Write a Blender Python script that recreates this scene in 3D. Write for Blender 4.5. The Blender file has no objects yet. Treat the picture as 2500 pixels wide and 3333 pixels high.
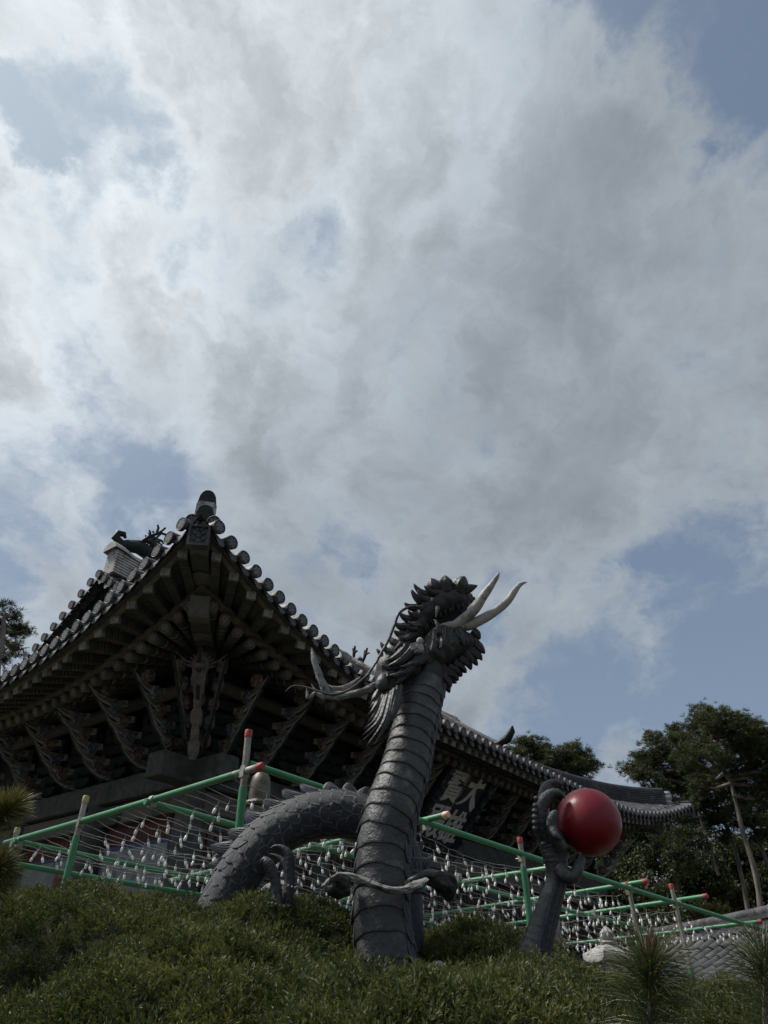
import bpy, bmesh, math, random
import numpy as np
from mathutils import Vector, Matrix, Quaternion

SC = bpy.context.scene
COL = SC.collection
RAD = math.radians

# ------------------------------------------------------------------ camera
cam = bpy.data.cameras.new('camera')
cam_ob = bpy.data.objects.new('camera', cam)
COL.objects.link(cam_ob)
cam.sensor_fit = 'HORIZONTAL'
cam.sensor_width = 36.0
cam.lens = 34.56
cam.clip_start = 0.05
cam.clip_end = 3000.0
cam_ob.location = (0, 0, 0)                       # eye level is z = 0, the path lies 1.6 m lower
cam_ob.rotation_euler = (RAD(90 + 34.5), 0, 0)
SC.camera = cam_ob

# ------------------------------------------------------------------ sun and sky
SUN_HEAD, SUN_EL = RAD(-78), RAD(56)
SUN_DIR = Vector((math.sin(SUN_HEAD) * math.cos(SUN_EL), math.cos(SUN_HEAD) * math.cos(SUN_EL), math.sin(SUN_EL)))
sun = bpy.data.lights.new('sun', 'SUN')
sun.energy = 4.4
sun.angle = RAD(9.0)
sun.color = (1.0, 0.955, 0.88)
sun_ob = bpy.data.objects.new('sun', sun)
COL.objects.link(sun_ob)
sun_ob.location = SUN_DIR * 60
sun_ob.rotation_euler = (-SUN_DIR).to_track_quat('-Z', 'Y').to_euler()

SC.view_settings.view_transform = 'Standard'
SC.view_settings.look = 'None'
SC.view_settings.exposure = 0.0
SC.view_settings.gamma = 1.0
SC.view_settings.use_curve_mapping = False
SC.cycles.use_denoising = True
SC.cycles.max_bounces = 6
SC.cycles.diffuse_bounces = 3
SC.cycles.glossy_bounces = 2
SC.cycles.transmission_bounces = 2
SC.cycles.transparent_max_bounces = 6
SC.cycles.use_adaptive_sampling = True
SC.cycles.adaptive_threshold = 0.02


class NT:
    """small wrapper for node trees"""
    def __init__(self, tree):
        self.t = tree
        self.t.nodes.clear()

    def n(self, kind, **kw):
        nd = self.t.nodes.new(kind)
        for k, v in kw.items():
            setattr(nd, k, v)
        return nd

    def link(self, a, b):
        self.t.links.new(a, b)

    def put(self, sock, val):
        if hasattr(val, 'links') or isinstance(val, bpy.types.NodeSocket):
            self.t.links.new(val, sock)
        elif isinstance(val, (tuple, list)) and len(val) == 3 and sock.type == 'RGBA':
            sock.default_value = (*val, 1)
        else:
            sock.default_value = val

    def math(self, op, a, b=0.0, c=None, clamp=False):
        nd = self.n('ShaderNodeMath', operation=op)
        nd.use_clamp = clamp
        self.put(nd.inputs[0], a)
        self.put(nd.inputs[1], b)
        if c is not None:
            self.put(nd.inputs[2], c)
        return nd.outputs[0]

    def vmath(self, op, a, b=None, scale=None):
        nd = self.n('ShaderNodeVectorMath', operation=op)
        self.put(nd.inputs[0], a)
        if b is not None:
            self.put(nd.inputs[1], b)
        if scale is not None:
            self.put(nd.inputs['Scale'], scale)
        return nd.outputs['Value'] if op in ('DOT_PRODUCT', 'LENGTH') else nd.outputs[0]

    def mix(self, fac, a, b, blend='MIX'):
        nd = self.n('ShaderNodeMix', data_type='RGBA', blend_type=blend)
        self.put(nd.inputs[0], fac)
        self.put(nd.inputs[6], a)
        self.put(nd.inputs[7], b)
        return nd.outputs[2]

    def smooth(self, x, lo, hi, a=0.0, b=1.0):
        nd = self.n('ShaderNodeMapRange', interpolation_type='SMOOTHSTEP')
        self.put(nd.inputs[0], x)
        for i, v in enumerate((lo, hi, a, b)):
            self.put(nd.inputs[i + 1], v)
        return nd.outputs[0]

    def noise(self, vec, scale, detail=4.0, rough=0.55, dist=0.0, dim='3D', col=False):
        nd = self.n('ShaderNodeTexNoise', noise_dimensions=dim)
        if vec is not None:
            self.put(nd.inputs['Vector'], vec)
        nd.inputs['Scale'].default_value = scale
        nd.inputs['Detail'].default_value = detail
        nd.inputs['Roughness'].default_value = rough
        nd.inputs['Distortion'].default_value = dist
        return nd.outputs[1] if col else nd.outputs[0]

    def ramp(self, fac, stops, interp='LINEAR'):
        nd = self.n('ShaderNodeValToRGB')
        cr = nd.color_ramp
        cr.interpolation = interp
        while len(cr.elements) < len(stops):
            cr.elements.new(0.5)
        for e, (p, c) in zip(cr.elements, stops):
            e.position = p
            e.color = (*c, 1) if len(c) == 3 else c
        self.put(nd.inputs[0], fac)
        return nd.outputs[0]


def build_world():
    w = bpy.data.worlds.new('World')
    SC.world = w
    w.use_nodes = True
    g = NT(w.node_tree)
    out = g.n('ShaderNodeOutputWorld')
    bg = g.n('ShaderNodeBackground')
    bg.inputs['Strength'].default_value = 0.1
    g.link(bg.outputs[0], out.inputs[0])
    sky = g.n('ShaderNodeTexSky', sky_type='NISHITA')
    sky.sun_disc = False
    sky.sun_elevation = SUN_EL
    sky.sun_rotation = SUN_HEAD
    sky.air_density = 1.0
    sky.dust_density = 1.5
    sky.ozone_density = 1.6
    blue = g.vmath('MULTIPLY', sky.outputs[0], SKY_GAIN)
    d = g.vmath('NORMALIZE', g.n('ShaderNodeTexCoord').outputs['Generated'])
    sep = g.n('ShaderNodeSeparateXYZ')
    g.link(d, sep.inputs[0])
    dx, dy, dz = sep.outputs
    den = g.math('ADD', g.math('MAXIMUM', dz, 0.0), 0.30)
    comb = g.n('ShaderNodeCombineXYZ')
    g.link(g.math('DIVIDE', dx, den), comb.inputs[0])
    g.link(g.math('DIVIDE', dy, den), comb.inputs[1])
    p = g.vmath('ADD', comb.outputs[0], CLOUD_OFFSET)
    # wind-stretched, warped fractal cloud field
    warp = g.vmath('SUBTRACT', g.noise(p, 2.2, 8, 0.62, col=True), (0.5, 0.5, 0.5))
    p2 = g.vmath('ADD', p, g.vmath('SCALE', warp, scale=0.30))
    rot = g.n('ShaderNodeMapping')
    rot.inputs['Rotation'].default_value = (0, 0, RAD(-35))
    rot.inputs['Scale'].default_value = (1.25, 0.85, 1.0)
    g.link(p2, rot.inputs[0])
    q = rot.outputs[0]
    n1 = g.noise(q, 3.0, 13, 0.60)
    n2 = g.noise(g.vmath('ADD', q, (4.1, 2.7, 0.4)), 1.1, 4, 0.5)
    n3 = g.noise(g.vmath('ADD', q, (1.3, 8.2, 2.0)), 5.5, 10, 0.62)
    cover = g.math('ADD', g.math('MULTIPLY', g.math('SUBTRACT', n1, 0.5), 1.75), g.math('MULTIPLY', g.math('SUBTRACT', n2, 0.5), 0.55))
    cover = g.math('ADD', cover, 0.58)
    dw = g.vmath('SUBTRACT', g.noise(d, 5.0, 6, 0.6, col=True), (0.5, 0.5, 0.5))
    dwarp = g.vmath('NORMALIZE', g.vmath('ADD', d, g.vmath('SCALE', dw, scale=0.34)))
    for vec, w_in, w_out, amt in CLOUD_BLOBS:
        dp = g.vmath('DOT_PRODUCT', dwarp, tuple(Vector(vec).normalized()))
        cover = g.math('ADD', cover, g.smooth(dp, w_out, w_in, 0.0, amt))
    cover = g.math('SUBTRACT', cover, g.smooth(dz, 0.42, 0.12, 0.0, 0.12))
    c = g.smooth(cover, 0.30, 0.64)
    thick = g.smooth(cover, 0.52, 0.92)
    sd = g.vmath('DOT_PRODUCT', d, tuple(SUN_DIR))
    prox = g.smooth(sd, 0.55, 0.98)
    # thin cloud is bright near the sun, thick cloud is grey underneath
    lit = g.math('ADD', 4.35, g.math('MULTIPLY', prox, 5.2))
    thin = g.math('SUBTRACT', 1.0, g.math('MULTIPLY', thick, g.math('ADD', 0.28, g.math('MULTIPLY', prox, 0.16))))
    texv = g.math('ADD', 0.58, g.math('MULTIPLY', n3, 0.88))
    lum = g.math('MULTIPLY', g.math('MULTIPLY', lit, thin), texv)
    tint = g.mix(prox, (0.89, 0.992, 1.085), (0.945, 1.005, 1.04))
    ccol = g.vmath('MULTIPLY', tint, g.vmath('SCALE', (1, 1, 1), scale=lum))
    # humid air: the blue is veiled everywhere, most of all low down and towards the sun
    veil = g.math('ADD', g.smooth(dz, 0.05, 0.65, 0.80, 0.50), g.math('MULTIPLY', prox, 0.25))
    vcol = g.mix(prox, (2.7, 3.5, 4.6), (5.3, 6.3, 7.1))
    blue2 = g.mix(veil, blue, vcol)
    g.link(g.mix(g.math('MULTIPLY', c, 0.86), blue2, ccol), bg.inputs[0])
    w.cycles.sampling_method = 'MANUAL'
    w.cycles.sample_map_resolution = 512
    return w


SKY_GAIN = (0.62, 0.66, 0.72)
CLOUD_OFFSET = (3.35, 1.15, 0.0)
CLOUD_BLOBS = [
               ((0.346, 0.34, 0.875), 0.9995, 0.9879, -0.34),
               ((0.413, 0.437, 0.799), 0.9998, 0.9961, -0.14),
               ((-0.332, 0.448, 0.83), 0.9997, 0.9919, -0.3),
               ((-0.408, 0.398, 0.821), 0.9999, 0.9973, -0.24),
               ((0.37, 0.866, 0.337), 0.9985, 0.9621, -0.3),
               ((-0.141, 0.594, 0.792), 0.9997, 0.9931, -0.17),
               ((0.08, 0.522, 0.849), 0.9999, 0.9974, -0.16),
               ((-0.42, 0.566, 0.71), 0.9996, 0.9899, -0.14),
               ((0.184, 0.744, 0.642), 0.9997, 0.9937, -0.12),
               ((-0.416, 0.763, 0.494), 0.9992, 0.9811, -0.22),
               ((0.462, 0.735, 0.496), 0.9996, 0.9908, -0.08),
               ((-0.016, 0.458, 0.889), 0.9987, 0.9675, 0.1),
               ((0.245, 0.604, 0.758), 0.9990, 0.9753, 0.15),
               ((-0.23, 0.725, 0.649), 0.9986, 0.9656, 0.1),
               ((0.106, 0.851, 0.514), 0.9979, 0.9477, 0.12),
               ((-0.414, 0.485, 0.77), 0.9999, 0.9978, 0.1),
               ]
build_world()

# ------------------------------------------------------------------ materials
MATS = {}


def pmat(name, c1, c2, scale=6.0, rough=0.8, bump=0.0, bscale=30.0, detail=6.0, spec=0.3, rand=0.0, lo=0.35, hi=0.65,
         metal=0.0, stretch=(1, 1, 1), c3=None, s3=2.0, coat=0.0, trans=0.0):
    m = bpy.data.materials.new(name)
    m.use_nodes = True
    g = NT(m.node_tree)
    out = g.n('ShaderNodeOutputMaterial')
    b = g.n('ShaderNodeBsdfPrincipled')
    g.link(b.outputs[0], out.inputs[0])
    co = g.n('ShaderNodeTexCoord').outputs['Object']
    if stretch != (1, 1, 1):
        mp = g.n('ShaderNodeMapping')
        mp.inputs['Scale'].default_value = stretch
        g.link(co, mp.inputs[0])
        co = mp.outputs[0]
    inf = g.n('ShaderNodeObjectInfo')
    off = g.vmath('ADD', co, g.vmath('SCALE', (7.3, 3.1, 5.7), scale=g.math('MULTIPLY', inf.outputs['Random'], 3.0)))
    f = g.smooth(g.noise(off, scale, detail, 0.6), lo, hi)
    c = g.mix(f, c1, c2)
    if c3 is not None:
        f3 = g.smooth(g.noise(off, s3, 7, 0.65), 0.52, 0.68)
        c = g.mix(f3, c, c3)
    if rand:
        v = g.math('ADD', 1.0 - rand, g.math('MULTIPLY', inf.outputs['Random'], 2 * rand))
        c = g.vmath('SCALE', c, scale=v)
    g.put(b.inputs['Base Color'], c)
    rr = g.math('ADD', rough - 0.08, g.math('MULTIPLY', f, 0.16), clamp=True)
    g.put(b.inputs['Roughness'], rr)
    b.inputs['Specular IOR Level'].default_value = spec
    b.inputs['Metallic'].default_value = metal
    b.inputs['Coat Weight'].default_value = coat
    if bump:
        bn = g.n('ShaderNodeBump')
        bn.inputs['Strength'].default_value = 1.0
        bn.inputs['Distance'].default_value = bump
        g.link(g.noise(off, bscale, 6, 0.65), bn.inputs['Height'])
        g.link(bn.outputs[0], b.inputs['Normal'])
    MATS[name] = m
    return m


def flower_mat(name, bg, petal, core, n=6, rough=0.8):
    """painted or moulded rosette on a round end, from the end's own UV disc"""
    m = bpy.data.materials.new(name)
    m.use_nodes = True
    g = NT(m.node_tree)
    out = g.n('ShaderNodeOutputMaterial')
    b = g.n('ShaderNodeBsdfPrincipled')
    b.inputs['Roughness'].default_value = rough
    g.link(b.outputs[0], out.inputs[0])
    tc = g.n('ShaderNodeTexCoord')
    sep = g.n('ShaderNodeSeparateXYZ')
    g.link(g.vmath('SUBTRACT', tc.outputs['UV'], (0.5, 0.5, 0)), sep.inputs[0])
    x, y = sep.outputs[0], sep.outputs[1]
    r = g.math('SQRT', g.math('ADD', g.math('MULTIPLY', x, x), g.math('MULTIPLY', y, y)))
    a = g.math('ARCTAN2', y, x)
    pet = g.math('ABSOLUTE', g.math('COSINE', g.math('MULTIPLY', a, n / 2)))
    edge = g.math('ADD', 0.20, g.math('MULTIPLY', pet, 0.17))
    inpet = g.math('LESS_THAN', r, edge)
    incut = g.math('GREATER_THAN', g.math('ADD', pet, g.math('MULTIPLY', g.math('SUBTRACT', 0.32, r), 1.2)), 0.42)
    rim = g.math('GREATER_THAN', r, 0.42)
    f = g.math('MAXIMUM', g.math('MULTIPLY', inpet, incut), rim)
    c = g.mix(f, bg, petal)
    c = g.mix(g.math('LESS_THAN', r, 0.085), c, core)
    n1 = g.noise(tc.outputs['Object'], 25, 5, 0.6)
    inf = g.n('ShaderNodeObjectInfo')
    v = g.math('MULTIPLY', g.math('ADD', 0.75, g.math('MULTIPLY', inf.outputs['Random'], 0.4)), g.math('ADD', 0.6, g.math('MULTIPLY', n1, 0.8)))
    g.put(b.inputs['Base Color'], g.vmath('SCALE', c, scale=v))
    bn = g.n('ShaderNodeBump')
    bn.inputs['Distance'].default_value = 0.01
    g.link(f, bn.inputs['Height'])
    g.link(bn.outputs[0], b.inputs['Normal'])
    MATS[name] = m
    return m


def band_mat(name, cols, period, rough=0.8, c_end=None):
    """painted timber: bands of colour along the timber's own length (local X) with worn paint"""
    m = bpy.data.materials.new(name)
    m.use_nodes = True
    g = NT(m.node_tree)
    out = g.n('ShaderNodeOutputMaterial')
    b = g.n('ShaderNodeBsdfPrincipled')
    b.inputs['Roughness'].default_value = rough
    b.inputs['Specular IOR Level'].default_value = 0.2
    g.link(b.outputs[0], out.inputs[0])
    co = g.n('ShaderNodeTexCoord').outputs['Object']
    sep = g.n('ShaderNodeSeparateXYZ')
    g.link(co, sep.inputs[0])
    wob = g.math('MULTIPLY', g.math('SUBTRACT', g.noise(co, 14, 3, 0.5), 0.5), 0.06)
    arch = g.math('MULTIPLY', g.math('ABSOLUTE', sep.outputs[1]), 0.45)
    xx = g.math('ADD', g.math('SUBTRACT', sep.outputs[0], arch), wob)
    f = g.math('DIVIDE', xx, period, clamp=True)
    c = g.ramp(f, cols, 'CONSTANT')
    inf = g.n('ShaderNodeObjectInfo')
    n1 = g.noise(co, 9, 6, 0.65)
    c = g.mix(g.smooth(n1, 0.45, 0.75), c, (0.085, 0.082, 0.074))
    v = g.math('ADD', 0.8, g.math('MULTIPLY', inf.outputs['Random'], 0.4))
    g.put(b.inputs['Base Color'], g.vmath('SCALE', c, scale=v))
    bn = g.n('ShaderNodeBump')
    bn.inputs['Distance'].default_value = 0.006
    g.link(g.noise(co, 40, 5, 0.6), bn.inputs['Height'])
    g.link(bn.outputs[0], b.inputs['Normal'])
    MATS[name] = m
    return m


pmat('stone_dark', (0.016, 0.017, 0.0185), (0.052, 0.053, 0.057), 4, 0.46, 0.010, 26, c3=(0.105, 0.104, 0.10), s3=9, spec=0.6, rand=0.12, detail=9)
pmat('stone_scale', (0.011, 0.0125, 0.017), (0.034, 0.037, 0.046), 11, 0.5, 0.003, 50, c3=(0.07, 0.072, 0.08), s3=13, spec=0.35, rand=0.25, detail=8)
pmat('stone_fin', (0.055, 0.059, 0.068), (0.105, 0.11, 0.12), 12, 0.5, 0.004, 50, spec=0.4, rand=0.12)
pmat('stone_head', (0.008, 0.009, 0.010), (0.022, 0.023, 0.025), 9, 0.48, 0.006, 45, c3=(0.05, 0.047, 0.042), s3=8, spec=0.5, rand=0.2)
pmat('driftwood', (0.15, 0.147, 0.14), (0.32, 0.312, 0.30), 9, 0.8, 0.014, 45, c3=(0.045, 0.036, 0.03), s3=16)
pmat('vine_wood', (0.055, 0.05, 0.045), (0.12, 0.11, 0.10), 12, 0.8, 0.004, 50)
pmat('ivory', (0.24, 0.228, 0.195), (0.33, 0.318, 0.288), 4, 0.45, 0.008, 26, c3=(0.11, 0.092, 0.066), s3=9, spec=0.4, stretch=(1, 1, 1))
pmat('mouth_dark', (0.008, 0.007, 0.007), (0.016, 0.013, 0.012), 8, 0.8, 0.004, 30)
pmat('red_lacquer', (0.165, 0.0035, 0.0115), (0.195, 0.005, 0.0145), 6, 0.40, 0.0026, 8, spec=0.4, c3=(0.145, 0.004, 0.012), s3=11)
pmat('granite_pale', (0.28, 0.275, 0.265), (0.40, 0.39, 0.375), 40, 0.85, 0.004, 90)
pmat('granite_grey', (0.16, 0.16, 0.155), (0.27, 0.265, 0.255), 12, 0.85, 0.01, 30)
pmat('granite_white', (0.50, 0.50, 0.49), (0.62, 0.61, 0.59), 30, 0.8, 0.004, 60)
pmat('pipe_green', (0.036, 0.17, 0.076), (0.046, 0.21, 0.093), 9, 0.45, 0.0008, 30, spec=0.4, c3=(0.06, 0.16, 0.092), s3=4, rand=0.12)
pmat('pipe_steel', (0.20, 0.19, 0.17), (0.34, 0.33, 0.30), 14, 0.5, 0.001, 60, metal=0.35, c3=(0.20, 0.12, 0.07), s3=10)
pmat('cap_red', (0.30, 0.035, 0.035), (0.40, 0.075, 0.07), 20, 0.55, 0, 1)
pmat('cap_pink', (0.70, 0.42, 0.33), (0.75, 0.48, 0.40), 20, 0.5, 0, 1)
pmat('cap_yellow', (0.34, 0.29, 0.13), (0.42, 0.36, 0.17), 20, 0.5, 0, 1)
pmat('bulb_glass', (0.72, 0.72, 0.70), (0.82, 0.82, 0.80), 30, 0.28, 0, 1, spec=0.5, rand=0.06)
pmat('wire', (0.20, 0.19, 0.185), (0.34, 0.33, 0.32), 30, 0.6, 0, 1)
pmat('tile', (0.026, 0.027, 0.032), (0.062, 0.063, 0.069), 7, 0.6, 0.006, 40, rand=0.2, spec=0.45, c3=(0.11, 0.11, 0.106), s3=3)
pmat('tile_row', (0.036, 0.037, 0.043), (0.085, 0.086, 0.092), 5, 0.6, 0.008, 26, rand=0.18, spec=0.45, c3=(0.14, 0.136, 0.13), s3=3)
pmat('plaster', (0.34, 0.34, 0.33), (0.46, 0.455, 0.44), 6, 0.85, 0.008, 30, c3=(0.17, 0.17, 0.165), s3=5)
pmat('wood_grey', (0.045, 0.05, 0.046), (0.095, 0.097, 0.088), 6, 0.82, 0.008, 40, c3=(0.035, 0.048, 0.042), s3=3, rand=0.1)
pmat('wood_red', (0.06, 0.02, 0.018), (0.095, 0.034, 0.028), 6, 0.8, 0.004, 30, c3=(0.045, 0.026, 0.024), s3=2)
pmat('soffit', (0.045, 0.052, 0.047), (0.10, 0.105, 0.095), 22, 0.85, 0.006, 50, c3=(0.13, 0.095, 0.08), s3=5)
pmat('board_edge', (0.11, 0.095, 0.082), (0.18, 0.158, 0.135), 8, 0.8, 0.005, 40, c3=(0.07, 0.075, 0.064), s3=5)
pmat('bracket_green', (0.03, 0.05, 0.043), (0.075, 0.095, 0.08), 8, 0.8, 0.006, 40, c3=(0.15, 0.145, 0.12), s3=6, rand=0.2)
pmat('bracket_edge', (0.25, 0.245, 0.20), (0.36, 0.345, 0.29), 14, 0.8, 0.006, 60, c3=(0.12, 0.14, 0.12), s3=8, rand=0.15)
pmat('lotus_red', (0.10, 0.062, 0.055), (0.18, 0.135, 0.12), 14, 0.8, 0.004, 60, c3=(0.24, 0.22, 0.19), s3=10, rand=0.2)
pmat('lotus_blue', (0.075, 0.08, 0.10), (0.145, 0.15, 0.17), 14, 0.8, 0.004, 60, c3=(0.23, 0.22, 0.20), s3=10, rand=0.2)
pmat('wall_dark', (0.014, 0.018, 0.028), (0.03, 0.036, 0.045), 7, 0.85, 0.004, 30, c3=(0.045, 0.032, 0.03), s3=5)
pmat('wall_panel', (0.16, 0.18, 0.19), (0.24, 0.26, 0.265), 3, 0.85, 0.002, 30, c3=(0.10, 0.115, 0.12), s3=3)
pmat('panel_blue', (0.045, 0.06, 0.13), (0.065, 0.08, 0.165), 9, 0.8, 0, 1)
pmat('mural', (0.14, 0.17, 0.18), (0.22, 0.235, 0.225), 2.4, 0.85, 0.002, 30, c3=(0.14, 0.035, 0.03), s3=1.3)
pmat('board_black', (0.018, 0.022, 0.035), (0.035, 0.04, 0.055), 5, 0.6, 0.003, 30)
pmat('letter_white', (0.50, 0.47, 0.42), (0.60, 0.57, 0.52), 12, 0.75, 0.002, 50)
pmat('bronze', (0.075, 0.065, 0.055), (0.15, 0.13, 0.11), 12, 0.45, 0.004, 50, metal=0.5, c3=(0.11, 0.07, 0.045), s3=6)
pmat('bark', (0.10, 0.085, 0.075), (0.20, 0.175, 0.155), 4, 0.9, 0.03, 9, stretch=(1, 1, 0.3), rand=0.12)
pmat('earth', (0.05, 0.045, 0.035), (0.10, 0.09, 0.07), 1.5, 0.95, 0.02, 12, c3=(0.05, 0.06, 0.03), s3=0.4)
pmat('ridge_green', (0.007, 0.010, 0.010), (0.016, 0.021, 0.020), 9, 0.55, 0.004, 40, rand=0.1)


def leaf_mat(name, c1, c2, c3, scale=8.0, rough=0.6, trans=0.25, tip=None):
    """foliage: colour varies from sprig to sprig through a per-vertex tint; a little light passes through"""
    m = bpy.data.materials.new(name)
    m.use_nodes = True
    g = NT(m.node_tree)
    out = g.n('ShaderNodeOutputMaterial')
    b = g.n('ShaderNodeBsdfPrincipled')
    b.inputs['Roughness'].default_value = rough
    b.inputs['Specular IOR Level'].default_value = 0.35
    at = g.n('ShaderNodeAttribute')
    at.attribute_name = 'tint'
    co = g.n('ShaderNodeTexCoord').outputs['Object']
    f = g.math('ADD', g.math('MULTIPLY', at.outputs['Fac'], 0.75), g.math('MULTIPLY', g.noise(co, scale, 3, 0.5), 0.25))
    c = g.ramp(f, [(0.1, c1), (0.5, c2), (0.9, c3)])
    g.put(b.inputs['Base Color'], c)
    tr = g.n('ShaderNodeBsdfTranslucent')
    g.put(tr.inputs[0], g.vmath('MULTIPLY', c, (1.3, 1.25, 0.6)))
    mx = g.n('ShaderNodeMixShader')
    mx.inputs[0].default_value = trans
    g.link(b.outputs[0], mx.inputs[1])
    g.link(tr.outputs[0], mx.inputs[2])
    g.link(mx.outputs[0], out.inputs[0])
    MATS[name] = m
    return m


leaf_mat('juniper_leaf', (0.013, 0.021, 0.009), (0.056, 0.073, 0.026), (0.185, 0.187, 0.065), 5)
leaf_mat('pine_leaf', (0.016, 0.026, 0.012), (0.046, 0.058, 0.021), (0.105, 0.104, 0.034), 0.5)
leaf_mat('pine_leaf_near', (0.022, 0.034, 0.014), (0.055, 0.07, 0.028), (0.16, 0.15, 0.06), 3, 0.45, 0.15)
leaf_mat('shrub_leaf', (0.016, 0.026, 0.012), (0.034, 0.046, 0.018), (0.075, 0.075, 0.026), 0.6)
leaf_mat('shrub_leaf_yellow', (0.05, 0.055, 0.014), (0.10, 0.10, 0.026), (0.17, 0.15, 0.04), 0.6)
flower_mat('tile_end', (0.035, 0.037, 0.043), (0.16, 0.16, 0.157), (0.14, 0.14, 0.137), 6)
flower_mat('tile_end_dark', (0.04, 0.042, 0.05), (0.13, 0.132, 0.14), (0.12, 0.12, 0.13), 6)
flower_mat('rafter_end', (0.045, 0.038, 0.034), (0.21, 0.19, 0.17), (0.19, 0.08, 0.07), 8)
GN, GR, RD, WT, BK = (0.056, 0.066, 0.054), (0.115, 0.110, 0.096), (0.11, 0.066, 0.053), (0.20, 0.192, 0.172), (0.022, 0.022, 0.022)
band_mat('rafter_paint', [(0, GR), (0.06, GN), (0.16, BK), (0.19, WT), (0.22, GN), (0.27, BK), (0.29, GR), (0.34, RD), (0.37, BK), (0.39, GN), (0.46, GR), (0.52, GN)], 1.6)
band_mat('flying_paint', [(0, WT), (0.05, GN), (0.22, BK), (0.25, GR), (0.29, BK), (0.32, GR), (0.36, BK), (0.39, GR), (0.43, RD), (0.47, GN)], 0.95)
band_mat('hip_paint', [(0, GR), (0.10, GN), (0.30, BK), (0.33, GR), (0.5, GN), (0.55, RD), (0.6, GR), (0.64, BK), (0.68, GN), (0.8, GR)], 2.2)

# ------------------------------------------------------------------ mesh helpers


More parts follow.
